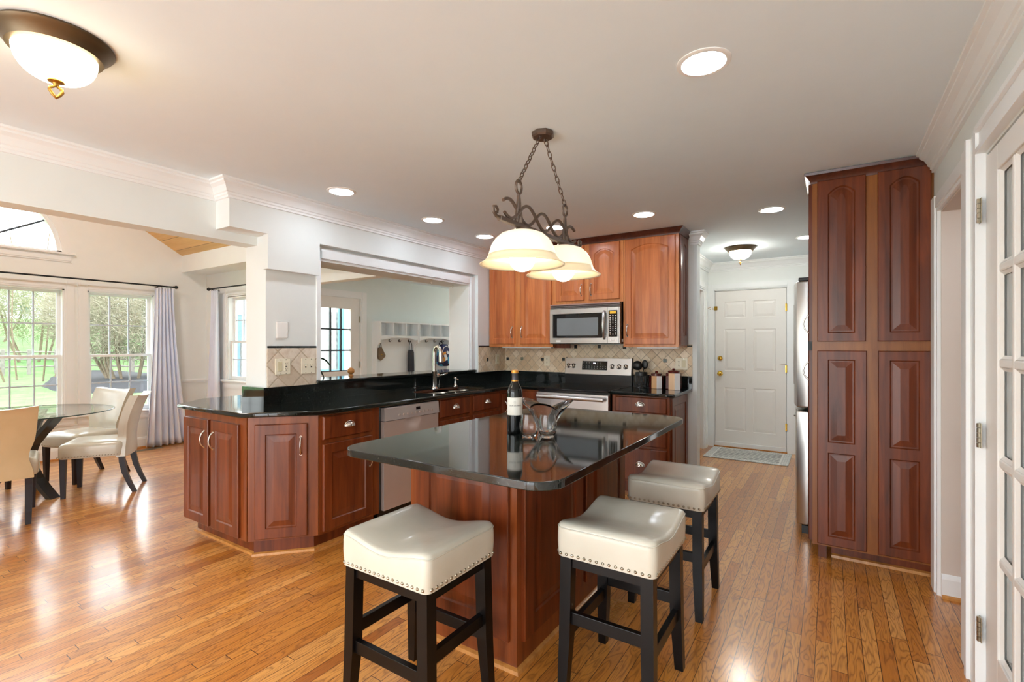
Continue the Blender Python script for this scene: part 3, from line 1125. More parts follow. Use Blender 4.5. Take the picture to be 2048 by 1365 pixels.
# diagonal cabinet
ang = math.atan2(.305, .275)
r = thing('base_cabinet', 'cherry corner cabinet with one door set at a slant', 'cabinet', (-3.048, 1.645, 0), ang)
obj('body', MB().prism([(0.004, 0), (.415, 0), (.22, .22)], .105, .884), 'cherry_frame', r)
obj('toe_kick', MB().prism([(.03, .04), (.385, .04), (.22, .20)], 0, .105), 'cherry_dark', r)
obj('shoe_moulding', MB().sweep([(0, 0), (.018, 0), (.015, .014), (0, .02)], [(.39, .04), (.02, .04)]), 'oak_trim', r)
door(r, .045, .352, .118, .835, 0, 'cherry', pull=(.315, .695), fw=.062)
# drawer base beside the dishwasher
r = thing('base_cabinet', 'cherry cabinet with drawer over door left of the dishwasher', 'cabinet', (-2.765, 1.957, 0), PI/2)
obj('body', MB().box(0, .498, 0, .55, .105, .884), 'cherry_frame', r)
obj('toe_kick', MB().box(0, .498, .06, .55, 0, .105), 'cherry_dark', r)
obj('shoe_moulding', MB().sweep([(0, 0), (.018, 0), (.015, .014), (0, .02)], [(.498, .06), (0, .06)]), 'oak_trim', r)
drawer(r, .02, .424, .718, .870, 0, 'cherry')
door(r, .02, .424, .125, .690, 0, 'cherry', pull=(.395, .53), fw=.062)
# sink base
r = thing('base_cabinet', 'cherry sink cabinet with two false drawers right of the dishwasher', 'cabinet', (-2.765, 3.10, 0), PI/2)
obj('body', MB().box(0, .91, 0, .02, .105, .884).box(0, .02, .02, .55, .105, .884).box(.89, .91, .02, .55, .105, .884).box(.02, .89, .53, .55, .105, .884).box(.02, .89, .02, .53, .105, .125), 'cherry_frame', r)
obj('toe_kick', MB().box(0, .91, .06, .55, 0, .105), 'cherry_dark', r)
for a, b in ((.008, .408), (.458, .900)):
    drawer(r, a, b, .718, .868, 0, 'cherry')
door(r, .008, .408, .125, .690, 0, 'cherry', pull=(.375, .60))
door(r, .458, .900, .125, .690, 0, 'cherry', pull=(.49, .60))
# inner corner unit and the narrow unit left of the range
r = thing('base_cabinet', 'cherry inside-corner cabinet behind the wine bottle', 'cabinet', (-2.765, 4.012, 0), PI/2)
obj('body', MB().box(0, .246, 0, .55, .105, .884).box(.246, .80, .002, .55, .105, .884), 'cherry_frame', r)
obj('toe_kick', MB().box(0, .246, .06, .55, 0, .105), 'cherry_dark', r)
door(r, .014, .232, .125, .850, 0, 'cherry', pull=(.06, .715), fw=.05)
r = thing('base_cabinet', 'narrow cherry cabinet with drawer left of the range', 'cabinet', (-2.763, 4.26, 0))
obj('body', MB().box(0, .312, 0, .55, .105, .884), 'cherry_frame', r)
obj('toe_kick', MB().box(0, .312, .06, .55, 0, .105), 'cherry_dark', r)
drawer(r, .03, .298, .725, .868, 0, 'cherry', cup=False)
door(r, .03, .298, .125, .695, 0, 'cherry', fw=.05)
# drawer cabinet right of the range
r = thing('base_cabinet', 'cherry four-drawer cabinet right of the range', 'cabinet', (-1.683, 4.26, 0))
obj('body', MB().box(0, .52, 0, .60, .105, .884), 'cherry_frame', r)
obj('toe_kick', MB().box(0, .50, .06, .60, 0, .105), 'cherry_dark', r)
for a, b in ((.735, .872), (.60, .715), (.44, .58), (.125, .42)):
    drawer(r, .034, .50, a, b, 0, 'cherry')
m = MB()
panel_slab(m, .03, .57, .115, .872, -.015, .015, one_panel(.03, .57, .115, .872, .07))
e = obj('end_panel', m.xf(Matrix.Translation((.52, 0, 0)) @ Matrix.Rotation(PI/2, 4, 'Z')), 'cherry', r)

# island
r = thing('kitchen_island', 'cherry island cabinet with raised panels under the big granite top', 'cabinet', (-1.665, 1.674, 0))
IW, IL = .595, 1.235
obj('body', MB().box(0, IW, 0, IL, 0, .884), 'cherry_frame', r)
m = MB()
panel_slab(m, .045, .562, .118, .872, -.018, .018, one_panel(.045, .562, .118, .872, .085))
obj('side_panel', m, 'cherry_dark', r)
T = Matrix.Translation((IW, 0, 0)) @ Matrix.Rotation(PI/2, 4, 'Z')
for a, b in ((.035, .60), (.64, 1.20)):
    m = MB()
    panel_slab(m, a, b, .112, .872, -.018, .018, one_panel(a, b, .112, .872, .085))
    obj('side_panel', m.xf(T), 'cherry_dark', r)
m = MB().sweep([(0, 0), (.018, 0), (.015, .014), (0, .02)], [(IW, IL), (IW, 0), (0, 0), (0, IL)])
obj('shoe_moulding', m, 'oak_trim', r)

def rrect(x0, x1, y0, y1, rad, n=8):
    pts = []
    for cx, cy, a0 in ((x1-rad, y0+rad, -PI/2), (x1-rad, y1-rad, 0), (x0+rad, y1-rad, PI/2), (x0+rad, y0+rad, PI)):
        for i in range(n+1):
            a = a0+PI/2*i/n
            pts.append((cx+rad*math.cos(a), cy+rad*math.sin(a)))
    return pts
o = obj('island_countertop', MB().slab(rrect(-1.70, -.705, 1.285, 2.945, .10), .884, .914, .004, 2), 'granite', smooth=40, wn=True)
tag(o, 'dark granite slab with rounded corners lying on the island', 'countertop')

# counters
poly = [(-3.88, 1.60), (-3.042, 1.60), (-2.725, 1.945), (-2.725, 4.215), (-2.450, 4.215), (-2.450, YR-.003), (XLW+.003, YR-.003), (XLW+.003, 1.93), (-3.605, 1.93), (-3.605, 2.35), (-4.15, 2.35), (-4.15, 1.88)]
r = thing('granite_countertop', 'dark granite counter running from the peninsula to the range', 'countertop', (0, 0, 0))
top = obj('counter_slab', MB().slab(poly, .884, .914, .008, 3), 'granite', r, smooth=40, wn=True)
cut = obj('sink_cutter', MB().prism(rrect(-3.165, -2.835, 3.14, 3.90, .09), .8, 1.0), 'granite')
top.modifiers.clear()
md = top.modifiers.new('b', 'BOOLEAN')
md.operation = 'DIFFERENCE'
md.object = cut
md.solver = 'EXACT'
dg = bpy.context.evaluated_depsgraph_get()
me2 = bpy.data.meshes.new_from_object(top.evaluated_get(dg))
top.modifiers.clear()
top.data = me2
top.modifiers.new('shading', 'WEIGHTED_NORMAL').weight = 100
bpy.data.objects.remove(cut)
m = MB().box(XLW, XLW+.022, 1.93, YR-.022, .9145, 1.034).box(-3.605, XLW+.022, 1.908, 1.93, .9145, 1.034)
m.box(XLW+.003, -2.455, YR-.022, YR-.001, .9145, 1.03)
obj('splash_strip', m, 'granite', r)
r = thing('granite_countertop', 'short dark granite counter holding the canisters right of the range', 'countertop', (0, 0, 0))
obj('counter_slab', MB().slab([(-1.685, 4.215), (-1.125, 4.215), (-1.112, 4.23), (-1.112, YR-.003), (-1.685, YR-.003)], .884, .914, .008, 3), 'granite', r, smooth=40, wn=True)
obj('splash_strip', MB().box(-1.685, -1.112, YR-.022, YR-.001, .9145, 1.034), 'granite', r)
o = obj('granite_ledge', MB().slab([(-3.655, 2.375), (-3.655, 4.225), (XLW, 4.225), (XLW, 4.332), (-3.298, 4.332), (-3.298, 2.335), (XLW, 2.335), (XLW, 2.375)], 1.036, 1.060, .006, 3), 'granite', smooth=40, wn=True)
tag(o, 'polished dark granite ledge in the pass-through behind the faucet', 'ledge')

# sink, faucet, soap pump
r = thing('kitchen_sink', 'stainless double-bowl sink let into the granite counter', 'sink', (-3.0, 3.52, .69))
for y0, y1 in ((-.395, .07), (.095, .395)):
    m = MB()
    L = [(rrect(-.18, .18, y0, y1, .09), .194), (rrect(-.165, .165, y0+.015, y1-.015, .09), .19), (rrect(-.15, .15, y0+.025, y1-.025, .08), .03), (rrect(-.11, .11, y0+.06, y1-.06, .05), .012)]
    k = len(L[0][0])
    vs = [(x, y, z) for pl, z in L for x, y in pl]
    fs = [(q*k+i, q*k+(i+1) % k, (q+1)*k+(i+1) % k, (q+1)*k+i) for q in range(3) for i in range(k)]+[tuple(3*k+i for i in range(k))]
    m.add(vs, fs)
    b = obj('basin', m, 'sink_steel', r, smooth=50, solid=.004)
    obj('drain', MB().lathe([(.04, .016), (.044, .02), (.02, .017), (.001, .016)], (0, (y0+y1)/2, 0), 20), 'chrome', b, smooth=40)
r = thing('kitchen_faucet', 'tall brushed nickel gooseneck faucet behind the sink', 'faucet', (-3.20, 3.53, .914), -.2)
obj('base', MB().lathe([(.001, 0), (.034, 0), (.034, .006), (.028, .012), (.024, .02), (.001, .02)], n=24), 'chrome', r, smooth=40)
obj('body', MB().lathe([(.023, .02), (.023, .16), (.026, .164), (.026, .17), (.021, .174)], n=24), 'chrome', r, smooth=40)
pts = [(0, 0, .174), (0, 0, .345)]
R = .050
for i in range(1, 15):
    a = PI-PI*1.03*i/14
    pts.append((R+R*math.cos(a), 0, .345+R*math.sin(a)*1.2))
obj('spout', MB().tube(pts, .0165, 14), 'chrome', r, smooth=60)
e = Vector(pts[-1])
obj('spray_head', MB().tube([e+Vector((0, 0, .01)), e+Vector((.002, 0, -.02)), e+Vector((.008, 0, -.075)), e+Vector((.009, 0, -.085))], [.017, .0185, .023, .02], 14), 'chrome', r, smooth=50)
m = MB().tube([(.0, .02, .125), (0, .05, .125), (0, .06, .125)], [.018, .021, .014], 14)
m.tube([(0, .055, .125), (.01, .09, .128), (.015, .145, .142), (.015, .15, .143)], [.007, .006, .009, .005], 10)
obj('lever', m, 'chrome', r, smooth=50)
r = thing('soap_dispenser', 'small nickel soap pump beside the faucet', 'soap dispenser', (-3.215, 3.86, .914))
obj('base', MB().lathe([(.001, 0), (.024, 0), (.024, .005), (.016, .012), (.013, .03), (.012, .05), (.001, .05)], n=20), 'chrome', r, smooth=40)
m = MB().cyl((0, 0, .05), (0, 0, .075), .007, n=12).lathe([(.001, .075), (.017, .075), (.018, .083), (.012, .09), (.001, .09)], n=16)
m.tube([(0, 0, .07), (.03, .0, .072), (.042, 0, .062)], .005, 8)
obj('pump', m, 'chrome', r, smooth=40)

# ---------------------------------------------------------------- wall cabinets
UB, UT, YU = 1.315, 2.372, 4.54
CC = [(0, UT-.022), (.012, UT-.022), (.016, UT-.006), (.034, UT+.018), (.046, UT+.026), (.05, UT+.034), (0, UT+.034)]
def upper(loc, w, zb, label, doors, sides=None):
    r = thing('wall_cabinet', label, 'cabinet', loc)
    d = YR-YU
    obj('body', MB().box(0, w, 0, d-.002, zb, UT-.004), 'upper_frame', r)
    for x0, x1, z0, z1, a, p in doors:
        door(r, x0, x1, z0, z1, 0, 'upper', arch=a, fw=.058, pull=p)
    return r
r = upper((-3.276, YU, 0), .824, UB, 'lamplit-toned cherry wall cabinet with two tall doors left of the microwave', [(.012, .352, 1.345, 2.345, .035, (.325, 1.475)), (.426, .812, 1.345, 2.345, .035, (.452, 1.475))])
obj('crown_moulding', MB().sweep(CC, [(.824, 0), (0, 0)]), 'crown_dark', r, smooth=30)
obj('light_rail', MB().box(.15, .78, .04, .10, UB-.012, UB), 'white_plastic', r)
obj('filler_strip', MB().box(.80, .984, .075, .10, UB-.012, UB+.055), 'cherry_dark', r)
r = upper((-2.450, YU, 0), .768, 1.757, 'lamplit-toned cherry wall cabinet with two short arched doors above the microwave', [(.041, .360, 1.785, 2.345, .045, (.335, 1.89)), (.415, .735, 1.785, 2.345, .045, (.442, 1.89))])
obj('crown_moulding', MB().sweep(CC, [(.768, 0), (0, 0)]), 'crown_dark', r, smooth=30)
r = upper((-1.680, YU, 0), .52, UB, 'lamplit-toned cherry wall cabinet with one wide arched door right of the microwave', [(.022, .492, 1.34, 2.345, .045, (.048, 1.475))])
obj('crown_moulding', MB().sweep(CC, [(.52, YR-YU-.002), (.52, 0), (0, 0)]), 'crown_dark', r, smooth=30)
obj('light_rail', MB().box(.12, .50, .04, .10, UB-.012, UB), 'white_plastic', r)
m = MB()
panel_slab(m, .03, .30, 1.33, 2.345, -.015, .015, [(.03, .30, 1.33, 2.345, (.10, .23, 1.42, 2.25, .03))])
obj('end_panel', m.xf(Matrix.Translation((.52, 0, 0)) @ Matrix.Rotation(PI/2, 4, 'Z')), 'cherry_dark', r)

# ---------------------------------------------------------------- pantry cabinet and fridge
r = thing('pantry_cabinet', 'tall dark cherry pantry cabinet with four raised-panel doors', 'cabinet', (-.098, 3.60, 0))
obj('body', MB().box(0, .582, 0, .40, .088, 2.36), 'pantry_frame', r)
obj('toe_kick', MB().box(.10, .582, .085, .40, 0, .088).box(.03, .075, .04, .10, 0, .088), 'cherry_dark', r)
obj('shoe_moulding', MB().sweep([(0, 0), (.02, 0), (.017, .016), (0, .022)], [(.582, .085), (.10, .085)]), 'oak_trim', r)
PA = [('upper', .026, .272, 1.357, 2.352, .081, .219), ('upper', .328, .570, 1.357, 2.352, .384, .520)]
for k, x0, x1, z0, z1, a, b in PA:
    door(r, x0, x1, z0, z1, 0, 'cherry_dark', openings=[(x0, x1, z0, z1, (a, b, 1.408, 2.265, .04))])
for x0, x1, a, b in ((.026, .276, .081, .219), (.330, .578, .384, .520)):
    door(r, x0, x1, .102, 1.300, 0, 'cherry_dark', openings=[(x0, x1, .102, .702, (a, b, .155, .672, 0)), (x0, x1, .702, 1.300, (a, b, .735, 1.245, 0))])
TL = Matrix.Rotation(-PI/2, 4, 'Z')
for z0, z1, hz in ((.102, 1.300, 1.17), (1.357, 2.352, 1.47)):
    m = MB()
    panel_slab(m, -.38, -.03, z0, z1, -.022, .022, one_panel(-.38, -.03, z0, z1))
    d = obj('cabinet_door', m.xf(TL), 'cherry_dark', r)
    obj('handle', pull_mb(-.075, hz, -.022).xf(TL), 'chrome', d, smooth=60)
CD = [(0, 2.345), (.008, 2.345), (.012, 2.358), (.030, 2.382), (.040, 2.39), (.044, 2.405), (0, 2.405)]
obj('crown_moulding', MB().sweep(CD, [(.582, 0), (0, 0), (0, .40)][::1]), 'crown_dark', r, smooth=30)

r = thing('refrigerator', 'stainless french-door refrigerator beyond the pantry cabinet', 'refrigerator', (-.135, 4.02, 0))
obj('cabinet', MB().box(0, .60, .02, .90, .03, 1.79), 'black_plastic', r)
def fdoor(z0, z1, y0, y1):
    m = MB()
    pr = [(0, y0), (0, y1)]
    n = 8
    out = []
    for i in range(n+1):
        t = i/n
        out.append((-.062-.034*math.sin(PI*(.08+.84*t)), y1-.012+(y0-y1+.024)*t))
    poly = [(-.002, y0), ]+[(-.03, y0)]+out[::-1]+[(-.03, y1), (-.002, y1)]
    return m.slab(poly[::-1], z0, z1, .012, 3)
for nm, z0, z1, a, b in (('door', .89, 1.79, 0, .448), ('door', .89, 1.79, .452, .90), ('freezer_drawer', .06, .868, 0, .90)):
    d = obj(nm, fdoor(z0, z1, a, b), 'steel', r, smooth=40)
    if nm == 'door':
        y = b-.03 if a == 0 else a+.03
        obj('handle', MB().tube([(-.07, y, 1.0), (-.105, y, 1.03), (-.105, y, 1.65), (-.07, y, 1.68)], .007, 10), 'steel', d, smooth=50)
    else:
        obj('handle', MB().tube([(-.07, .40, .78), (-.105, .42, .78), (-.105, .80, .78), (-.07, .82, .78)], .007, 10), 'steel', d, smooth=50)
for y in (.01, .82):
    obj('hinge_cover', MB().bbox(-.06, .05, y, y+.06, 1.79, 1.815, .006), 'black_plastic', r)
obj('kick_grille', MB().box(-.04, .02, .01, .89, .0, .055), 'black_plastic', r)

# ---------------------------------------------------------------- appliances
r = thing('microwave', 'stainless over-the-range microwave under the short wall cabinet', 'microwave', (-2.447, 4.465, 0))
obj('case', MB().box(0, .758, .02, .395, 1.345, 1.752), 'black_metal', r)
m = MB()
for k in range(3):
    z = 1.707+.016*k
    m.add([(0, -.004, z), (.758, -.004, z), (.758, .018, z+.013), (0, .018, z+.013), (0, .02, z), (.758, .02, z)], [(0, 1, 2, 3), (0, 4, 5, 1), (4, 3, 2, 5), (0, 3, 4), (1, 5, 2)])
obj('vent_grille', m, 'steel_light', r)
m = MB()
x0, x1, z0, z1 = .032, .580, 1.405, 1.652
A = [(0, 0, 1.352), (.632, 0, 1.352), (.632, 0, 1.702), (0, 0, 1.702)]
B = [(x0, 0, z0), (x1, 0, z0), (x1, 0, z1), (x0, 0, z1)]
C2 = [(x0+.006, .008, z0+.006), (x1-.006, .008, z0+.006), (x1-.006, .008, z1-.006), (x0+.006, .008, z1-.006)]
D = [(p[0], .02, p[2]) for p in A]
m.add(A+B+C2+D, [(k, (k+1) % 4, 4+(k+1) % 4, 4+k) for k in range(4)]+[(4+k, 4+(k+1) % 4, 8+(k+1) % 4, 8+k) for k in range(4)]+[(12+k, 12+(k+1) % 4, (k+1) % 4, k) for k in range(4)]+[(8, 9, 10, 11)])
d = obj('door', m, 'steel', r)
g = obj('window', MB().box(x0+.006, x1-.006, .004, .0075, z0+.006, z1-.006), 'black_glass', d)
obj('window_screen', MB().box(x0+.05, x1-.045, .002, .0042, z0+.025, z1-.045), 'grey_mesh', d)
obj('handle', MB().tube([(.603, -.002, 1.395), (.606, -.03, 1.42), (.606, -.04, 1.53), (.606, -.03, 1.64), (.603, -.002, 1.665)], [.012, .014, .015, .014, .012], 12), 'steel', d, smooth=60)
obj('badge', MB().box(.075, .125, -.003, .001, 1.366, 1.383), 'white_plastic', d)
m = MB().box(.636, .745, -.001, .02, 1.352, 1.702)
p = obj('control_panel', m, 'steel', r)
obj('keypad', MB().box(.646, .735, -.004, 0, 1.415, 1.67), 'black_glass', p)
obj('display', MB().box(.66, .722, -.0055, -.003, 1.638, 1.662), 'display', p)
m = MB()
for j in range(11):
    for i in range(3):
        if j in (5, 9) and i == 1:
            continue
        w = .011 if j < 3 else .006
        x = .663+.0275*i
        z = 1.62-.018*j
        m.box(x-w/2, x+w/2, -.0048, -.0035, z-.003, z+.003)
obj('key_marks', m, 'white_plastic', p)
m = MB()
for i in range(3):
    m.bbox(.652+.027*i, .674+.027*i, -.004, 0, 1.372, 1.392, .003)
obj('button_row', m, 'steel_light', p)
obj('edge_trim', MB().box(.748, .758, -.001, .02, 1.352, 1.702), 'steel', r)
obj('side_label', MB().box(.758, .7595, .06, .12, 1.365, 1.395), 'white_plastic', r)

r = thing('range', 'stainless electric range with black glass cooktop', 'range', (-2.443, 4.205, 0))
obj('body', MB().box(0, .752, .015, .640, .03, .895), 'black_metal', r)
obj('cooktop', MB().bbox(-.001, .753, -.012, .600, .895, .917, .006), 'black_glass', r)
m = MB()
x0, x1, z0, z1 = .06, .692, .33, .70
A = [(.002, -.02, .245), (.750, -.02, .245), (.750, -.02, .872), (.002, -.02, .872)]
B = [(x0, -.02, z0), (x1, -.02, z0), (x1, -.02, z1), (x0, -.02, z1)]
C2 = [(x0, -.015, z0), (x1, -.015, z0), (x1, -.015, z1), (x0, -.015, z1)]
D = [(q[0], .015, q[2]) for q in A]
m.add(A+B+C2+D, [(k, (k+1) % 4, 4+(k+1) % 4, 4+k) for k in range(4)]+[(4+k, 4+(k+1) % 4, 8+(k+1) % 4, 8+k) for k in range(4)]+[(12+k, 12+(k+1) % 4, (k+1) % 4, k) for k in range(4)])
d = obj('oven_door', m, 'steel', r)
obj('oven_window', MB().box(x0-.002, x1+.002, -.014, -.004, z0-.002, z1+.002), 'black_glass', d)
m = MB().tube([(.03, -.065, .835), (.722, -.065, .835)], .019, 14)
for x in (.05, .702):
    m.bbox(x-.014, x+.014, -.064, -.018, .822, .848, .004)
obj('oven_handle', m, 'steel', d, smooth=50)
obj('storage_drawer', MB().bbox(.002, .750, -.018, .015, .05, .235, .004), 'steel', r)
obj('splash_back', MB().box(.0, .752, .600, .650, .895, 1.04), 'black_metal', r)
m = MB().prism_to([(.004, .588, 1.025), (.004, .650, 1.025), (.004, .650, 1.195), (.004, .612, 1.195)], (.744, 0, 0))
p = obj('control_panel', m, 'steel', r)
m = MB().prism_to([(.0, .59, 1.02), (.0, .652, 1.02), (.0, .652, 1.2), (.0, .613, 1.2)], (.004, 0, 0))
obj('end_cap', m, 'black_plastic', r)
m = MB().prism_to([(.748, .59, 1.02), (.748, .652, 1.02), (.748, .652, 1.2), (.748, .613, 1.2)], (.004, 0, 0))
obj('end_cap', m, 'black_plastic', r)
SL = math.atan2(.024, .17)
PT = Matrix.Translation((0, .588, 1.025)) @ Matrix.Rotation(-SL, 4, 'X')
obj('display_window', MB().box(.205, .490, -.003, .001, .045, .140).xf(PT), 'black_glass', p)
m = MB()
for j, z in enumerate((.065, .085, .110, .122)):
    for i in range(9 if j < 2 else 7):
        x = .225+.031*i
        if .325 < x < .375 and z > .1:
            continue
        m.box(x-.005, x+.005, -.0036, -.0025, z-.002, z+.002)
obj('key_marks', m.xf(PT), 'wall_grey', p)
text_obj('1:46', .02, 'digits', p, PT @ Vector((.345, -.0032, .117)), (PI/2-SL, 0, 0), 'clock_digits')
for x in (.045, .105, .545, .620, .690):
    K = PT @ Matrix.Translation((x, 0, .085)) @ Matrix.Rotation(PI/2, 4, 'X')
    m = MB().lathe([(.026, 0), (.026, .006), (.021, .009), (.019, .024), (.016, .027), (.001, .027)], n=24, M4=K)
    k = obj('knob', m, 'chrome', p, smooth=40)
    obj('knob_grip', MB().box(-.004, .004, -.02, .02, .020, .034).xf(K @ Matrix.Rotation(.35, 4, 'Z')), 'black_plastic', k)

r = thing('dishwasher', 'stainless dishwasher with pocket handle between two base cabinets', 'dishwasher', (-2.752, 2.487, 0), PI/2)
obj('tub', MB().box(-.028, .61, .03, .56, .10, .875), 'black_metal', r)
obj('toe_kick', MB().box(0, .60, .07, .5, 0, .10), 'black_metal', r)
m = MB()
vs, fs = [], []
NU, NV = 30, 24
def dwp(u, v):
    x, z = .004+.592*u, .112+.655*v
    dx, dz = (x-.30)/.085, (.767-z)
    dep = 0
    if dz < .10:
        k = max(0, 1-dx*dx)*max(0, 1-(dz/.085)**1.5)
        dep = .030*k
    return (x, dep, z)
m.grid(dwp, NU, NV)
m.box(.004, .596, .0305, .034, .112, .767)
m.add([(.004, 0, .112), (.004, .032, .112), (.004, .032, .767), (.004, 0, .767), (.596, 0, .112), (.596, .032, .112), (.596, .032, .767), (.596, 0, .767)], [(0, 1, 2, 3), (4, 7, 6, 5), (0, 4, 5, 1)])
d = obj('door', m, 'steel_dw', r, smooth=35, recalc=False)
m = MB().prism_to([(.004, -.012, .772), (.004, -.004, .862), (.004, .0, .870), (.004, .034, .870), (.004, .034, .772)], (.592, 0, 0))
p = obj('control_panel', m, 'steel_light', r)
SP = Matrix.Translation((0, -.012, .772)) @ Matrix.Rotation(-math.atan2(.008, .09), 4, 'X')
obj('display', MB().box(.33, .375, -.0015, .001, .052, .075).xf(SP), 'black_glass', p)
m = MB()
for i in range(9):
    x = .15+.045*i
    K = SP @ Matrix.Translation((x, 0, .032)) @ Matrix.Rotation(PI/2, 4, 'X')
    m.lathe([(.010, 0), (.010, .0022), (.008, .003), (.001, .003)], n=14, M4=K)
m.box(.09, .50, -.0012, .001, .016, .0166).xf(Matrix.Identity(4))
obj('button', m, 'steel_dw', p, smooth=40)

# ---------------------------------------------------------------- tile backsplashes and wall plates
r = thing('tile_backsplash', 'large diamond travertine tiles on the pillar with a black tile border', 'backsplash', (0, 0, 0))
obj('tile_field', MB().box(XLW, XLW+.008, 1.942, 2.336, 1.034, 1.312), 'tile_y', r)
m = MB()
for k in range(6):
    m.bbox(XLW, XLW+.010, 1.944+.0655*k, 1.944+.0655*k+.062, 1.314, 1.328, .002)
obj('border_tile', m, 'tile_black', r)
r = thing('tile_backsplash', 'small diamond travertine tiles with dark accents behind the range', 'backsplash', (0, 0, 0))
obj('tile_field', MB().box(XS, -1.112, YR-.008, YR, 1.031, 1.34), 'tile_x', r)
m = MB()
for x, z in ((-3.033, 1.174), (-2.49, 1.177), (-1.371, 1.18), (-2.34, 1.316), (-2.065, 1.319), (-1.786, 1.312), (-2.758, 1.172), (-3.235, 1.17)):
    if x == -3.033:
        continue
    m = MB().bbox(x-.018, x+.018, YR-.0105, YR-.004, z-.018, z+.018, .002)
    obj('accent_tile', m, 'tile_black', r)
obj('accent_tile', MB().bbox(-3.051, -3.015, YR-.0105, YR-.004, 1.156, 1.192, .002), 'tile_green', r)
obj('border_tile', MB().bbox(-1.158, -1.113, YR-.010, YR-.002, 1.318, 1.331, .002), 'tile_black', r)
r = thing('tile_backsplash', 'narrow strip of diamond travertine tile beside the pass-through', 'backsplash', (0, 0, 0))
obj('tile_field', MB().box(XS, XS+.008, 4.337, YR-.0085, 1.034, 1.312), 'tile_ys', r)
obj('accent_tile', MB().bbox(XS+.004, XS+.0105, 4.482, 4.518, 1.15, 1.188, .002), 'tile_black', r)
m = MB()
for k in range(2):
    m.bbox(XS, XS+.010, 4.34+.10*k, 4.435+.10*k, 1.314, 1.328, .002)
obj('border_tile', m, 'tile_black', r)

def wall_plate(name, label, cat, loc, rotz, w, items, mat='ivory'):
    """plate facing local -y; items: list of (x, kind)"""
    r = thing(name, label, cat, loc, rotz)
    obj('plate', MB().bbox(-w/2, w/2, -.006, 0, -.058, .058, .003), mat, r)
    for x, k in items:
        if k == 'duplex' or k == 'decora_outlet':
            f = obj('receptacle', MB().bbox(x-.017, x+.017, -.0085, -.004, -.034, .034, .003), mat, r)
            m = MB()
            for z in (-.018, .018):
                m.box(x-.008, x-.005, -.0092, -.008, z-.001, z+.008).box(x+.005, x+.008, -.0092, -.008, z-.001, z+.008)
                m.cyl((x, -.008, z-.008), (x, -.0092, z-.008), .0028, n=8)
            if k == 'decora_outlet':
                m.box(x-.006, x+.006, -.0092, -.008, -.003, .003)
            obj('slot', m, 'slot', f)
        elif k == 'rocker':
            obj('rocker_switch', MB().bbox(x-.017, x+.017, -.0095, -.004, -.034, .034, .003), 'ivory_dark', r)
        elif k == 'toggle':
            t = obj('toggle_switch', MB().bbox(x-.005, x+.005, -.018, -.004, -.002, .012, .002), mat, r)
            obj('slot', MB().box(x-.006, x+.006, -.0068, -.005, -.013, .013), 'slot', t)
    m = MB()
    for x, k in items:
        for z in ((-.05, .05) if k != 'duplex' else (0,)):
            m.cyl((x, -.0055, z), (x, -.0085 if k == 'duplex' else -.0070, z), .003, n=8)
    obj('screw', m, 'chrome', r)
    return r
PY = XLW+.0085
wall_plate('switch_plate', 'ivory plate with rocker switch and outlet on the pillar tiles', 'switch', (PY, 2.055, 1.178), PI/2, .118, [(-.024, 'rocker'), (.024, 'decora_outlet')])
wall_plate('switch_plate', 'ivory plate with two toggle switches on the pillar tiles', 'switch', (PY, 2.262, 1.176), PI/2, .118, [(-.024, 'toggle'), (.024, 'toggle')])
r = thing('blank_plate', 'blank white plate on the pillar above the black tile border', 'wall plate', (XLW+.0005, 2.054, 1.443), PI/2)
obj('plate', MB().bbox(-.045, .045, -.010, 0, -.062, .062, .008), 'white_plastic', r)
wall_plate('outlet', 'ivory outlet on the range backsplash left of the range', 'outlet', (-2.697, YR-.0085, 1.156), 0, .073, [(0, 'duplex')])
wall_plate('outlet', 'ivory outlet and rocker plate on the backsplash above the canisters', 'outlet', (-1.212, YR-.0085, 1.152), 0, .116, [(-.023, 'duplex'), (.023, 'rocker')])
wall_plate('outlet', 'ivory outlet on the narrow tile strip in the counter corner', 'outlet', (XS+.0085, 4.69, 1.17), PI/2, .073, [(0, 'rocker')])
# ---------------------------------------------------------------- ceiling lamps
def can(loc, label):
    r = thing('recessed_light', label, 'ceiling light', (loc[0], loc[1], CEIL), 0, 'recessed ceiling lights')
    obj('trim_ring', MB().lathe([(.098, 0), (.098, -.003), (.090, -.006), (.080, -.006), (.078, 0)], n=40, close=False), 'white_plastic', r, smooth=40)
    obj('lens', MB().lathe([(.001, -.0035), (.078, -.0035), (.078, -.001), (.001, -.001)], n=40), 'lens', r)
    return r
CANS = [((-.406, 1.953), 'round recessed ceiling light nearest the French door'), ((-2.866, 2.206), 'recessed ceiling light above the pillar, first of the row along the soffit'),
        ((-2.862, 3.138), 'recessed ceiling light above the faucet, middle of the row along the soffit'), ((-2.866, 3.895), 'recessed ceiling light left of the pendant shade, last of the row along the soffit'),
        ((-2.11, 3.947), 'recessed ceiling light hidden behind the pendant scrollwork'), ((-1.288, 3.955), 'recessed ceiling light in front of the wide wall cabinet'),
        ((-.392, 4.364), 'recessed ceiling light between pantry cabinet and hall lamp'), ((-.20, 5.662), 'recessed ceiling light in the hall, mostly behind the pantry cabinet'),
        ((-.45, -.5), 'added recessed fill light, unseen behind the camera by the right wall'), ((-1.7, -1.2), 'added recessed fill light, unseen behind the camera in the middle'), ((-2.9, -1.2), 'added recessed fill light, unseen behind the camera by the dining side'),  # unseen cans added to brighten the kitchen from behind
        ((-4.7, 4.6), 'added recessed fill light, unseen in the mudroom near the nine-pane door'), ((-4.7, 6.6), 'added recessed fill light, unseen in the mudroom before the hall trees')]  # out-of-view cans added to brighten the mudroom
for l, lab in CANS:
    can(l, lab)
c = can((1.0, 3.05), 'added unseen fill light inside the doorway beside the pantry')  # unseen can added to light the beige doorway walls
c.location.z = 2.0999

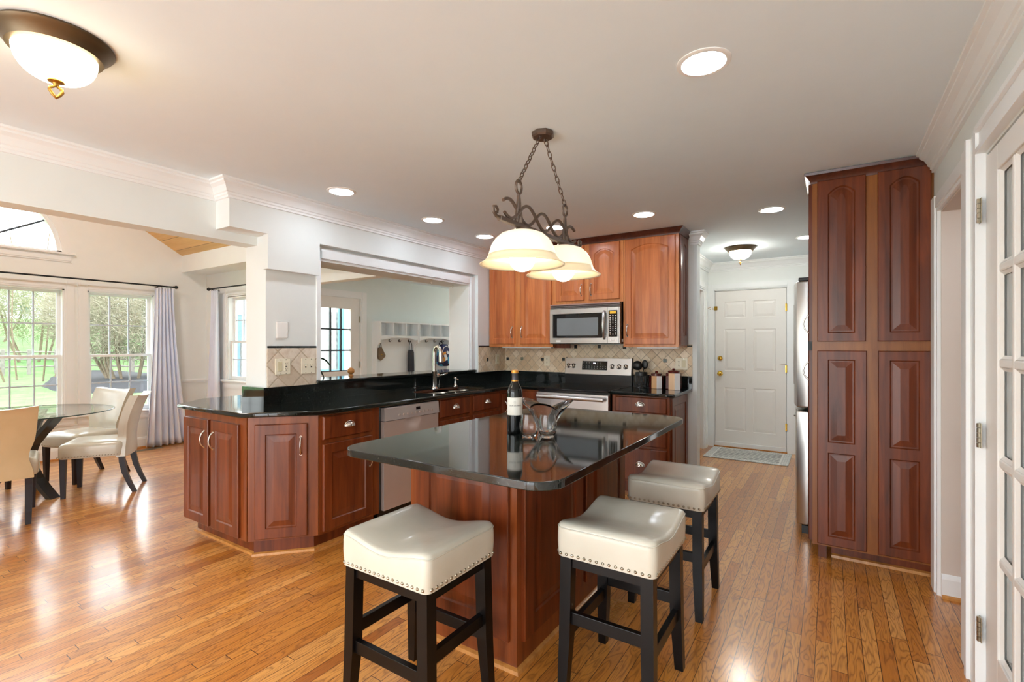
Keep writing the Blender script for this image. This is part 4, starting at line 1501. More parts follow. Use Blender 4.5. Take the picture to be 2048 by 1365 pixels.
def dome_lamp(loc, R, drop, label, glassmat='dome'):
    """flush lamp: metal ring, frosted bowl, finial"""
    r = thing('flush_ceiling_lamp', label, 'ceiling lamp', loc)
    k = R/.175
    obj('ring', MB().lathe([(.001, 0), (R, 0), (R+.004, -.008), (R-.004, -.018), (R-.012, -.022), (R-.03, -.05), (R-.045, -.052), (R-.05, -.04), (.001, -.03)], n=48), 'lamp_bronze', r, smooth=35)
    pr = []
    n = 12
    for i in range(n+1):
        a = PI/2*i/n
        pr.append((max(.001, (R-.045)*math.cos(a)**.75), -.05-(drop-.05)*math.sin(a)))
    obj('glass_bowl', MB().lathe(pr, n=48, close=False), glassmat, r, smooth=60)
    f = obj('finial', MB().lathe([(.001, -drop+.002), (.026*k, -drop+.002), (.026*k, -drop-.003), (.010, -drop-.008), (.007, -drop-.018), (.001, -drop-.018)], n=20), 'bronze_gold', r, smooth=40)
    z = -drop-.016
    pts = [(0, 0, z), (.016, 0, z-.010), (.017, 0, z-.018), (.009, 0, z-.032), (0, 0, z-.042), (-.009, 0, z-.032), (-.017, 0, z-.018), (-.016, 0, z-.010)]
    rt = Matrix.Rotation(YAW+.9, 4, 'Z')
    obj('finial_loop', MB().tube([rt @ Vector(p) for p in pts], .0055, 8, closed=True), 'bronze_gold', f, smooth=60)
    return r
dome_lamp((-2.287, .562, CEIL), .160, .145, 'large bronze flush ceiling lamp with glowing bowl near the dining side')
dome_lamp((-.834, 5.86, CEIL), .155, .135, 'small bronze flush ceiling lamp in the hall', 'dome_hall')
dome_lamp((-5.0, 7.75, CEIL), .16, .14, 'added bronze flush fill lamp in the mudroom, unseen above the frame of the pass-through', 'dome_hall')  # unseen lamp added to lift the mudroom walls

dome_lamp((-5.55, YG, 3.70), .26, .20, 'added bronze flush fill lamp under the sunroom ridge, hidden by the header', 'dome_fill')  # unseen lamp added to brighten the sunroom

# pendant
PX = -1.22
r = thing('pendant_lamp', 'two-shade wrought iron pendant with scrollwork over the island', 'pendant lamp', (PX, 0, 0))
obj('canopy', MB().lathe([(.001, CEIL), (.055, CEIL), (.058, CEIL-.006), (.058, CEIL-.02), (.05, CEIL-.028), (.001, CEIL-.028)], (0, 2.152, 0), 8), 'bronze', r)
def chain_mb(p0, p1, n):
    m = MB()
    p0, p1 = Vector(p0), Vector(p1)
    d = (p1-p0)
    L = d.length/n
    d.normalize()
    a0 = d.cross(Vector((1, 0, 0))).normalized()
    b0 = d.cross(a0).normalized()
    for i in range(n):
        c = p0+d*L*(i+.5)
        s = a0 if i % 2 else b0
        pts = []
        for q in range(12):
            t = 2*PI*q/12
            pts.append(c+d*math.cos(t)*L*.66+s*math.sin(t)*.0095)
        m.tube(pts, .0026, 6, closed=True)
    return m
YL, YRR = 1.925, 2.397
obj('chain', chain_mb((0, 2.128, CEIL-.026), (0, YL, 2.098), 11), 'bronze', r, smooth=60)
obj('chain', chain_mb((0, 2.176, CEIL-.026), (0, YRR, 2.098), 11), 'bronze', r, smooth=60)
obj('canopy_loop', MB().tube([(0, 2.128+.008*math.cos(2*PI*i/10), CEIL-.03+.008*math.sin(2*PI*i/10)) for i in range(10)], .003, 6, closed=True).tube([(0, 2.176+.008*math.cos(2*PI*i/10), CEIL-.03+.008*math.sin(2*PI*i/10)) for i in range(10)], .003, 6, closed=True), 'bronze', r)
obj('bar', MB().bbox(-.012, .012, 1.765, 2.555, 1.884, 1.905, .003), 'bronze', r)
for y in (YL, YRR):
    m = MB()
    for sg in (-1, 1):
        m.tube([(0, y+sg*.028, 1.904), (0, y+sg*.02, 1.94), (0, y+sg*.010, 1.985), (0, y+sg*.004, 2.03), (0, y+sg*.003, 2.045)], [.008, .008, .0072, .0065, .006], 8)
    m.tube([(0, y, 1.904), (0, y, 2.04)], .004, 8)
    m.tube([(0, y+.024*math.cos(2*PI*i/16), 2.072+.031*math.sin(2*PI*i/16)) for i in range(16)], .0065, 8, closed=True)
    obj('hanger', m, 'bronze', r, smooth=60)
for sg in (-1, 1):
    pts = []
    for i in range(61):
        t = i/60
        y = 1.80+.72*t
        pts.append((sg*.003, y, 1.955+sg*.044*math.sin((y-YL)/(YRR-YL)*3*PI)))
    obj('scroll', MB().tube(pts, .0078, 8), 'bronze', r, smooth=60)
for y0, sg in ((1.768, -1), (2.552, 1)):
    pts = [(0, y0-sg*.01, 1.895), (0, y0+sg*.025, 1.898), (0, y0+sg*.048, 1.915), (0, y0+sg*.046, 1.935), (0, y0+sg*.028, 1.94), (0, y0+sg*.014, 1.928), (0, y0+sg*.018, 1.914), (0, y0+sg*.028, 1.915)]
    obj('curl', MB().tube(pts, [.008, .008, .0075, .007, .0065, .006, .0055, .005], 8), 'bronze', r, smooth=60)
for y in (1.955, 2.378):
    c = obj('socket_cap', MB().lathe([(.001, 1.888), (.03, 1.888), (.034, 1.88), (.036, 1.862), (.046, 1.856), (.046, 1.848), (.001, 1.848)], (0, y, 0), 24), 'bronze', r, smooth=40)
    m = MB()
    for q in range(3):
        a = 2*PI*q/3+.5
        m.cyl((.040*math.cos(a), y+.040*math.sin(a), 1.87), (.060*math.cos(a), y+.060*math.sin(a), 1.87), .004, n=8)
    obj('thumb_screw', m, 'chrome', c)
    s = obj('shade', MB().lathe([(.044, 1.868), (.070, 1.866), (.100, 1.855), (.126, 1.832), (.144, 1.803), (.154, 1.772), (.158, 1.758)], (0, y, 0), 48, close=False), 'shade', r, smooth=60, solid=.004)
    obj('shade_rim', MB().lathe([(.158, 1.758), (.164, 1.745), (.176, 1.730), (.190, 1.719), (.201, 1.714)], (0, y, 0), 48, close=False), 'shade_rim', s, smooth=60, solid=.004)
    obj('globe_bulb', MB().sphere((0, y, 1.742), .062, 24, 16), 'bulb', s, smooth=80)

# ---------------------------------------------------------------- bar stools
def stool_parts(root):
    HX, HY, ZB = .213, .190, .533
    out = []
    rad, ns, nc = .028, 12, 5
    for cx, cy, a0, dx, dy in ((HX-rad, -HY+rad, -PI/2, 0, 1), (HX-rad, HY-rad, 0, -1, 0), (-HX+rad, HY-rad, PI/2, 0, -1), (-HX+rad, -HY+rad, PI, 1, 0)):
        for i in range(nc+1):
            a = a0+PI/2*i/nc
            out.append((cx+rad*math.cos(a), cy+rad*math.sin(a)))
        L = 2*(HY-rad) if dx == 0 else 2*(HX-rad)
        ex, ey = out[-1]
        for i in range(1, ns):
            out.append((ex+dx*L*i/ns, ey+dy*L*i/ns))
    def T(x):
        u = min(1, abs(x)/HX)
        s = u*u*(3-2*u)
        return .626+.033*s-.004*max(0, (u-.9)/.1)
    rings = [(1.0, lambda x: ZB), (1.012, lambda x: ZB+.05), (1.010, lambda x: T(x)-.03), (1.003, lambda x: T(x)-.016), (.985, lambda x: T(x)-.005), (.955, lambda x: T(x)), (.9, lambda x: T(x)+.002), (.75, lambda x: T(x)+.005), (.5, lambda x: T(x)+.007), (.25, lambda x: T(x)+.008), (.05, lambda x: T(x)+.008)]
    m = MB()
    k = len(out)
    vs = [(x*s, y*s, f(x*s)) for s, f in rings for x, y in out]
    fs = [(q*k+i, q*k+(i+1) % k, (q+1)*k+(i+1) % k, (q+1)*k+i) for q in range(len(rings)-1) for i in range(k)]
    fs += [tuple(range(k-1, -1, -1)), tuple((len(rings)-1)*k+i for i in range(k))]
    seat = obj('seat', m.add(vs, fs), 'leather', root, smooth=50)
    obj('seam_piping', MB().tube([(x*1.004, y*1.004, T(x*1.0)-.014) for x, y in out], .0022, 6, closed=True), 'leather', seat, smooth=80)
    def nail(m, x, y, nx, ny):
        m.lathe([(.0062, 0), (.0055, .002), (.003, .0042), (.0005, .0048)], n=8, M4=Matrix.Translation((x, y, ZB+.012)) @ Vector((nx, ny, 0)).to_track_quat('Z', 'Y').to_matrix().to_4x4())
    for sg in (-1, 1):
        m = MB()
        for i in range(18):
            nail(m, -HX+.02+(2*HX-.04)*i/17, sg*HY*1.003, 0, sg)
        obj('nailhead_row', m, 'hinge', seat, smooth=40)
        m = MB()
        for i in range(15):
            nail(m, sg*HX*1.003, -HY+.02+(2*HY-.04)*i/14, sg, 0)
        obj('nailhead_row', m, 'hinge', seat, smooth=40)
    for sx in (-1, 1):
        for sy in (-1, 1):
            m = MB()
            lv = []
            for z, h, o in ((ZB, .0225, 0), (.22, .0225, .006), (.0, .017, .020)):
                cx, cy = sx*(HX-.036+o), sy*(HY-.034+o*.6)
                lv += [(cx-h, cy-h, z), (cx+h, cy-h, z), (cx+h, cy+h, z), (cx-h, cy+h, z)]
            f = [(0, 1, 2, 3), (11, 10, 9, 8)]
            for q in range(2):
                f += [(q*4+i, q*4+(i+1) % 4, q*4+4+(i+1) % 4, q*4+4+i) for i in range(4)]
            lg = obj('leg', m.add(lv, f), 'black_wood', root)
            obj('foot_glide', MB().cyl((sx*(HX-.016), sy*(HY-.022), 0), (sx*(HX-.016), sy*(HY-.022), .006), .010, n=10), 'hinge', lg)
    for sg in (-1, 1):
        y = sg*(HY-.032)
        obj('stretcher', MB().bbox(-HX+.05, HX-.05, y-.011, y+.011, .212, .258, .002), 'black_wood', root)
        x = sg*(HX-.034)
        obj('stretcher', MB().bbox(x-.011, x+.011, -HY+.05, HY-.05, .272, .318, .002), 'black_wood', root)
    for sg in (-1, 1):
        obj('apron', MB().box(-HX+.05, HX-.05, sg*(HY-.03)-.01, sg*(HY-.03)+.01, .49, ZB).box(sg*(HX-.032)-.01, sg*(HX-.032)+.01, -HY+.05, HY-.05, .49, ZB), 'black_wood', root)
s1 = thing('bar_stool', 'cream saddle-seat bar stool at the end of the island, nearest on the left', 'bar stool', (-1.290, 1.345, 0), 0, 'cream saddle-seat bar stools at the island')
stool_parts(s1)
dup(s1, (-.690, 1.868, 0), PI/2, 'cream saddle-seat bar stool at the front right side of the island')
dup(s1, (-.700, 2.668, 0), PI/2, 'cream saddle-seat bar stool farthest away, by the far island corner')

# ---------------------------------------------------------------- things on the island and counters
Z0 = .9142
BX, BY = -1.270, 1.969
r = thing('wine_bottle', 'dark red wine bottle with cream label standing on the island', 'wine bottle', (BX, BY, Z0), math.atan2(-BX, -BY) and 0)
obj('glass_body', MB().lathe([(.001, .004), (.02, .004), (.033, 0), (.0365, .003), (.0375, .01), (.0375, .185), (.0355, .202), (.029, .220), (.020, .236), (.0155, .248), (.0145, .26), (.0145, .293), (.001, .293)], n=40), 'bottle_glass', r, smooth=50)
obj('foil_capsule', MB().lathe([(.0152, .246), (.0152, .287), (.0166, .289), (.0166, .300), (.001, .3005)], n=32, close=False), 'foil_grey', r, smooth=40)
obj('foil_band', MB().lathe([(.0156, .247), (.0162, .247), (.0162, .2525), (.0156, .2525)], n=32, close=False).lathe([(.0168, .286), (.0172, .288), (.0172, .2995), (.012, .3012), (.001, .3015)], n=32, close=False), 'foil_gold', r, smooth=40)
FA = math.atan2(-BY, -BX)            # direction towards the camera
m = MB()
n = 24
for (a0, a1, zz0, zz1) in ((FA-1.25, FA+1.25, .088, .172),):
    vs = [(.0379*math.cos(a0+(a1-a0)*i/n), .0379*math.sin(a0+(a1-a0)*i/n), z) for z in (zz0, zz1) for i in range(n+1)]
    m.add(vs, [(i, i+1, n+2+i, n+1+i) for i in range(n)])
lb = obj('label', m, 'wine_label', r, smooth=60)
def bent(txt, size, zc, mat):
    o = text_obj(txt, size, mat, lb, (0, 0, 0), (0, 0, 0))
    for v in o.data.vertices:
        a = FA+v.co.x/.038
        rr = .0381+v.co.z
        v.co = Vector((rr*math.cos(a), rr*math.sin(a), zc+v.co.y))
    return o
bent('CLOS DU BOIS', .0095, .134, 'slot')
m = MB()
a = FA
m.tube([((.0384)*math.cos(a+.12*math.cos(2*PI*i/10)), (.0384)*math.sin(a+.12*math.cos(2*PI*i/10)), .150+.005*math.sin(2*PI*i/10)) for i in range(10)], .0005, 4, closed=True)
obj('label_crest', m, 'hinge', lb)

def wine_glass(loc, label):
    r = thing('stemless_wine_glass', label, 'wine glass', (loc[0], loc[1], Z0), 0, 'stemless wine glasses on the island')
    pr = [(.001, 0), (.022, 0), (.030, .006), (.040, .025), (.0435, .045), (.042, .068), (.037, .09), (.0335, .106), (.0325, .106), (.0355, .09), (.0405, .068), (.042, .046), (.0385, .027), (.028, .012), (.018, .009), (.001, .009)]
    obj('bowl', MB().lathe(pr, n=40), 'crystal', r, smooth=60)
    return r
wine_glass((-1.150, 1.900), 'clear stemless wine glass just right of the bottle')
wine_glass((-1.078, 1.944), 'clear stemless wine glass in front of the crystal bowl')
r = thing('crystal_bowl', 'clear crystal vase with a wavy flared rim on the island', 'bowl', (-1.148, 2.053, Z0), .5)
def cv(t, a, inner):
    # t: 0 base .. 1 rim
    rr = .036+.012*t+.062*t**1.8
    lob = 1+(.06+.22*t)*math.cos(3*a)*t
    tw = .35*t
    rr = rr*lob-(.006+.004*(1-t) if inner else 0)
    z = (.016 if inner else 0)+(.135-(.016 if inner else 0))*t+.022*t**2*math.cos(3*a)
    return (rr*math.cos(a+tw), rr*math.sin(a+tw), z)
n, q = 60, 14
vs = []
for s in range(2):
    for j in range(q+1):
        t = j/q if s == 0 else 1-j/q
        for i in range(n):
            vs.append(cv(t, 2*PI*i/n, s == 1))
R2 = 2*(q+1)
fs = [(j*n+i, j*n+(i+1) % n, (j+1)*n+(i+1) % n, (j+1)*n+i) for j in range(R2-1) for i in range(n)]
fs += [tuple(range(n-1, -1, -1)), tuple((R2-1)*n+i for i in range(n))]
obj('bowl_body', MB().add(vs, fs), 'crystal', r, smooth=60)

# canisters and utensils right of the range
def canister(loc, rz, w, h, label):
    r = thing('canister', label, 'canister', (loc[0], loc[1], Z0), rz, 'striped ceramic canisters beside the range')
    N = 8
    def poly(s):
        return [(s*math.cos(2*PI*(i+.5)/N), s*math.sin(2*PI*(i+.5)/N)) for i in range(N)]
    s = w/2/math.cos(PI/N)
    bh = h*.80
    obj('jar', MB().slab(poly(s), 0, bh, .006, 2).lathe([(w*.36, bh-.002), (w*.36, bh+.012), (w*.33, bh+.012), (w*.33, bh-.002)], n=24, close=False), 'ceramic_red', r)
    for k, mt in ((0, 'ceramic_tan'), (1, 'ceramic_white'), (4, 'ceramic_tan'), (5, 'ceramic_white')):
        a = 2*PI*k/N
        c0, c1 = a-PI/N, a+PI/N
        p = [(s*1.012*math.cos(c0), s*1.012*math.sin(c0)), (s*1.012*math.cos(c1), s*1.012*math.sin(c1)), (s*.9*math.cos(c1), s*.9*math.sin(c1)), (s*.9*math.cos(c0), s*.9*math.sin(c0))]
        obj('stripe_panel', MB().prism(p, .002, bh-.004), mt, r)
    l = obj('lid', MB().lathe([(w*.40, bh+.004), (w*.42, bh+.010), (w*.40, bh+.018), (w*.22, bh+.026), (.001, bh+.028)], n=28, close=False).lathe([(.012, bh+.026), (.016, bh+.034), (.010, bh+.042), (.001, bh+.043)], n=16, close=False), 'ceramic_red', r, smooth=40)
    return r
canister((-1.418, 4.735), math.radians(-95), .122, .158, 'short octagonal canister with red, tan and white stripes')
canister((-1.245, 4.700), math.radians(-92), .132, .198, 'taller octagonal canister with tan and white stripes beside the counter edge')
r = thing('utensil_crock', 'black wire utensil holder right of the range', 'utensil holder', (-1.565, 4.725, Z0))
m = MB()
for i in range(30):
    a = 2*PI*i/30
    m.tube([(.050*math.cos(a), .050*math.sin(a), .004), (.054*math.cos(a), .054*math.sin(a), .152)], .0022, 5)
for z in (.004, .035, .15):
    m.tube([(.0515*math.cos(2*PI*i/30), .0515*math.sin(2*PI*i/30), z) for i in range(30)], .0035, 6, closed=True)
m.lathe([(.001, .002), (.05, .002), (.05, .006), (.001, .006)], n=24)
obj('wire_body', m, 'black_metal', r)
obj('rim_band', MB().lathe([(.0555, .118), (.0575, .12), (.0575, .152), (.0555, .154)], n=30, close=False), 'black_plastic', r, smooth=40, solid=.002)
def utensil(name, label, cat, p0, p1, kind):
    r = thing(name, label, cat, (-1.565, 4.725, Z0))
    p0, p1 = Vector(p0), Vector(p1)
    obj('handle', MB().tube([p0, p0.lerp(p1, .5), p1], [.0055, .006, .005], 10), 'black_plastic', r, smooth=60)
    d = (p1-p0).normalized()
    if kind == 'ladle':
        obj('ladle_bowl', MB().sphere(p1+d*.045+Vector((0, -.01, 0)), .050, 18, 10, (1.0, .62, .95)), 'black_plastic', r, smooth=60)
    elif kind == 'spoon':
        obj('spoon_head', MB().sphere(p1+d*.04, .036, 16, 10, (.85, .30, 1.25)), 'black_plastic', r, smooth=60)
    else:
        e = p1
        obj('whisk_wires', MB().tube([e, e+d*.03+Vector((.014, 0, 0)), e+d*.05, e+d*.03-Vector((.014, 0, 0))], .002, 5, closed=True), 'chrome', r)
utensil('ladle', 'black ladle leaning left in the utensil holder', 'ladle', (.022, .0, .012), (-.022, -.005, .175), 'ladle')
utensil('serving_spoon', 'black serving spoon behind the ladle in the utensil holder', 'spoon', (-.02, .015, .012), (.022, .012, .19), 'spoon')
utensil('spatula', 'short black-handled whisk in the utensil holder', 'whisk', (-.01, -.02, .012), (.028, -.015, .15), 'whisk')

# things on the ledge
r = thing('wooden_ball', 'small turned wooden ball ornament on the pass-through ledge', 'ornament', (-3.565, 2.845, 1.0605))
obj('ball', MB().sphere((0, 0, .044), .031, 24, 14, (1, 1, .98)), 'oak_trim', r, smooth=80)
obj('foot', MB().lathe([(.001, 0), (.022, 0), (.022, .004), (.014, .010), (.013, .018), (.001, .018)], n=20), 'oak_trim', r, smooth=40)
M['leaf'] = plain('dark_green_leaf', (36, 62, 36), .35, var=.25)
M['pot'] = plain('violet_glazed_pot', (70, 66, 110), .25, var=.1)
r = thing('potted_plant', 'small plant half hidden behind the pillar with dark drooping leaves', 'plant', (-3.58, 2.455, 1.0605))
obj('pot', MB().lathe([(.001, 0), (.038, 0), (.045, .05), (.055, .088), (.050, .088), (.042, .07), (.001, .07)], n=24), 'pot', r, smooth=40)
def leaf_mb(p0, d, L, w, droop):
    m = MB()
    p0, d = Vector(p0), Vector(d).normalized()
    s = d.cross(Vector((0, 0, 1))).normalized()
    def fn(u, v):
        t = v
        ww = w*math.sin(PI*min(1, .08+.92*t))**.8*(1-.2*t)
        c = p0+d*L*t+Vector((0, 0, .9*L*t*(1-t)*1.2-droop*t*t))
        return c+s*ww*(u-.5)+Vector((0, 0, -.012*(1-abs(2*u-1))))
    m.grid(fn, 6, 12)
    return m
for d, L, w, dr in (((.2, 1, 0), .17, .045, .03), ((.1, .9, 0), .13, .04, .10), ((-.5, -.6, 0), .16, .05, .06), ((-.9, .2, 0), .15, .05, .05), ((.2, -.9, 0), .15, .05, .04)):
    obj('leaf', leaf_mb((0, 0, .07+.06*(dr < .05)), d, L, w, dr), 'leaf', r, smooth=60, solid=.002)
obj('stem', MB().tube([(0, 0, .06), (.01, .02, .16)], [.006, .004], 8), 'leaf', r)
for y, lab in ((3.76, 'small nickel cup hook under the pass-through head, left one'), (4.10, 'small nickel cup hook under the pass-through head, near the corner')):
    o = obj('cup_hook', MB().cyl((0, 0, 0), (0, 0, -.006), .009, n=12).tube([(0, 0, -.003), (0, 0, -.012), (.008, 0, -.022), (0, 0, -.031), (-.008, 0, -.024)], .002, 6), 'chrome', None, smooth=50, loc=(-3.45, y, 1.9905))
    tag(o, lab, 'hook')

# ---------------------------------------------------------------- floor registers and door mat
def register(loc, rz, w, l, label, mat):
    r = thing('floor_register', label, 'floor vent', loc, rz)
    m = MB().box(-w/2, -w/2+.022, -l/2, l/2, .0005, .005).box(w/2-.022, w/2, -l/2, l/2, .0005, .005).box(-w/2+.022, w/2-.022, -l/2, -l/2+.022, .0005, .005).box(-w/2+.022, w/2-.022, l/2-.022, l/2, .0005, .005)
    obj('frame', m, mat, r)
    m = MB()
    k = int((l-.05)/.014)
    for i in range(k):
        y = -l/2+.026+(l-.052)*(i+.5)/k
        m.box(-w/2+.022, w/2-.022, y-.0035, y+.0035, .0005, .0048)
    m.box(-.004, .004, -l/2+.022, l/2-.022, .0005, .0046)
    obj('slat_grille', m, mat, r)
    obj('dark_backing', MB().box(-w/2+.02, w/2-.02, -l/2+.02, l/2-.02, .0002, .0012), 'slot', r)
register((-.93, 2.30, 0), 0, .135, .29, 'oak floor register under the right side of the island', 'oak_trim')
register((-7.30, 2.68, 0), 0, .10, .29, 'dark floor register by the long curtain under the sunroom window', 'hinge')

def mat_rug():
    m = Mat('grey_lattice_mat')
    tc = m.n('TexCoord')
    sp = m.n('SeparateXYZ')
    m.l(tc.outputs['Object'], sp.inputs[0])
    X, Y = sp.outputs['X'], sp.outputs['Y']
    u = m.math('ADD', m.math('MULTIPLY', X, 9.0), m.math('MULTIPLY', Y, 12.0))
    v = m.math('SUBTRACT', m.math('MULTIPLY', X, 9.0), m.math('MULTIPLY', Y, 12.0))
    def tri(a):
        f = m.math('FRACT', a)
        return m.math('MINIMUM', f, m.math('SUBTRACT', 1.0, f))
    lines = m.math('LESS_THAN', m.math('MINIMUM', tri(u), tri(v)), .10)
    ax, ay = m.math('ABSOLUTE', X), m.math('ABSOLUTE', Y)
    bord = m.math('MAXIMUM', m.math('GREATER_THAN', ax, .36), m.math('GREATER_THAN', ay, .265))
    bl = m.math('MAXIMUM', m.math('MULTIPLY', m.math('GREATER_THAN', ax, .352), m.math('LESS_THAN', ax, .366)), m.math('MULTIPLY', m.math('GREATER_THAN', ay, .258), m.math('LESS_THAN', ay, .268)))
    dots = m.math('GREATER_THAN', m.math('MULTIPLY', m.math('SINE', m.math('MULTIPLY', X, 150)), m.math('SINE', m.math('MULTIPLY', Y, 150))), .25)
    c = m.mix(lines, lin((150, 152, 150)), lin((222, 222, 216)))
    c = m.mix(bord, c, m.mix(dots, lin((184, 186, 184)), lin((232, 232, 228))))
    c = m.mix(bl, c, lin((226, 226, 222)))
    m.base(c)
    m.set(Roughness=.9)
    return m.m
M['rug'] = mat_rug()
o = obj('door_mat', MB().slab(rrect(-.447, .447, -.335, .335, .01, 3), 0, .008, .003, 2), 'rug', loc=(-.842, 6.475, .0005))
tag(o, 'grey lattice-pattern door mat before the six-panel door', 'door mat')
# ---------------------------------------------------------------- curtains
def rod(name_label, p0, p1, wall, tail):
    """p0: end with finial in view"""
    r = thing('curtain_rod', name_label, 'curtain rod', (0, 0, 0))
    p0, p1 = Vector(p0), Vector(p1)
    obj('pole', MB().cyl(p0, p1, .0095, n=12), 'iron', r, smooth=50)
    d = (p0-p1).normalized()
    for e, s in ((p0, 1), (p1, -1)):
        obj('finial', MB().cyl(e-d*s*.005, e+d*s*.014, .013, n=12).sphere(e+d*s*.030, .023, 16, 10), 'iron', r, smooth=50)
    for t in (.05, .95):
        q = p0.lerp(p1, t)
        obj('bracket', MB().tube([q+Vector((0, 0, -.012)), q+Vector(wall)*.5+Vector((0, 0, -.02)), q+Vector(wall)+Vector((0, 0, -.02))], .006, 8), 'iron', r)
    return r
rod('black curtain rod above the big sunroom windows', (-7.40, 3.01, 2.113), (-7.40, -.62, 2.113), (-.098, 0, 0), 0)
rod('black curtain rod above the narrow side window', (-7.19, 3.365, 2.108), (-5.95, 3.365, 2.108), (0, .100, 0), 0)
def curtain(label, org, ax, t0, t1, b0, b1, zt, zb, folds, seed):
    r = thing('curtain', label, 'curtain', (0, 0, 0))
    org, ax = Vector(org), Vector(ax).normalized()
    nr = Vector((-ax.y, ax.x, 0))
    rnd = random.Random(seed)
    ph = [rnd.uniform(-.5, .5) for _ in range(folds*2+4)]
    def fn(u, v):
        k = v**1.4
        a, b = t0+(b0-t0)*k, t1+(b1-t1)*k
        i = int(u*folds*2)
        w = u*folds*2*PI+ph[i]*.5*v
        amp = .020+.030*v
        s = a+(b-a)*u+.006*math.sin(5*v+u*9)*v
        return org+ax*s+nr*(amp*math.sin(w)+.012*math.sin(3.1*w+4*v)*v)+Vector((0, 0, zt+(zb-zt)*v))
    obj('cloth', MB().grid(fn, folds*14, 26), 'curtain', r, smooth=80, solid=.0025)
    for i in range(4):
        s = t0+(t1-t0)*(i+.5)/4
        c = org+ax*s+Vector((0, 0, zt+.014))
        obj('ring', MB().tube([c+nr*.016*math.cos(2*PI*q/14)+Vector((0, 0, .016*math.sin(2*PI*q/14))) for q in range(14)], .0022, 6, closed=True), 'iron', r)
    return r
curtain('long white curtain pooling beside the big sunroom window', (-7.39, 0, 0), (0, 1, 0), 2.79, 3.0, 2.70, 3.17, 2.085, .012, 6, 3)
curtain('white curtain left of the narrow side window', (0, 3.375, 0), (1, 0, 0), -7.16, -6.99, -7.24, -6.95, 2.08, .012, 4, 5)

# ---------------------------------------------------------------- glass table and chairs
TX, TY = -5.95, 1.235
r = thing('dining_table', 'round glass-topped dining table on curved black legs', 'table', (TX, TY, 0))
obj('glass_top', MB().lathe([(.001, .732), (.632, .732), (.632, .742), (.001, .742)], n=72), 'table_glass', r)
obj('glass_edge', MB().lathe([(.632, .732), (.637, .734), (.637, .740), (.632, .742)], n=72, close=False), 'table_edge', r, smooth=60)
def strip_leg(a):
    m = MB()
    R = Matrix.Rotation(a, 4, 'Z')
    pr = [(.36, .728), (.30, .66), (.20, .56), (.11, .46), (.07, .37), (.085, .28), (.15, .17), (.24, .07), (.31, 0)]
    vs, fs = [], []
    for i, (x, z) in enumerate(pr):
        w, t = .042, .05
        for dx, dy in ((-t/2, -w), (t/2, -w), (t/2, w), (-t/2, w)):
            vs.append(R @ Vector((x+dx, dy, z)))
    for i in range(len(pr)-1):
        fs += [(i*4+q, i*4+(q+1) % 4, i*4+4+(q+1) % 4, i*4+4+q) for q in range(4)]
    fs += [(0, 1, 2, 3), tuple((len(pr)-1)*4+q for q in (3, 2, 1, 0))]
    return m.add(vs, fs)
for k in range(3):
    obj('leg', strip_leg(math.radians(27+120*k)), 'table_black', r)
obj('hub', MB().cyl((0, 0, .31), (0, 0, .44), .07, n=20), 'table_black', r)

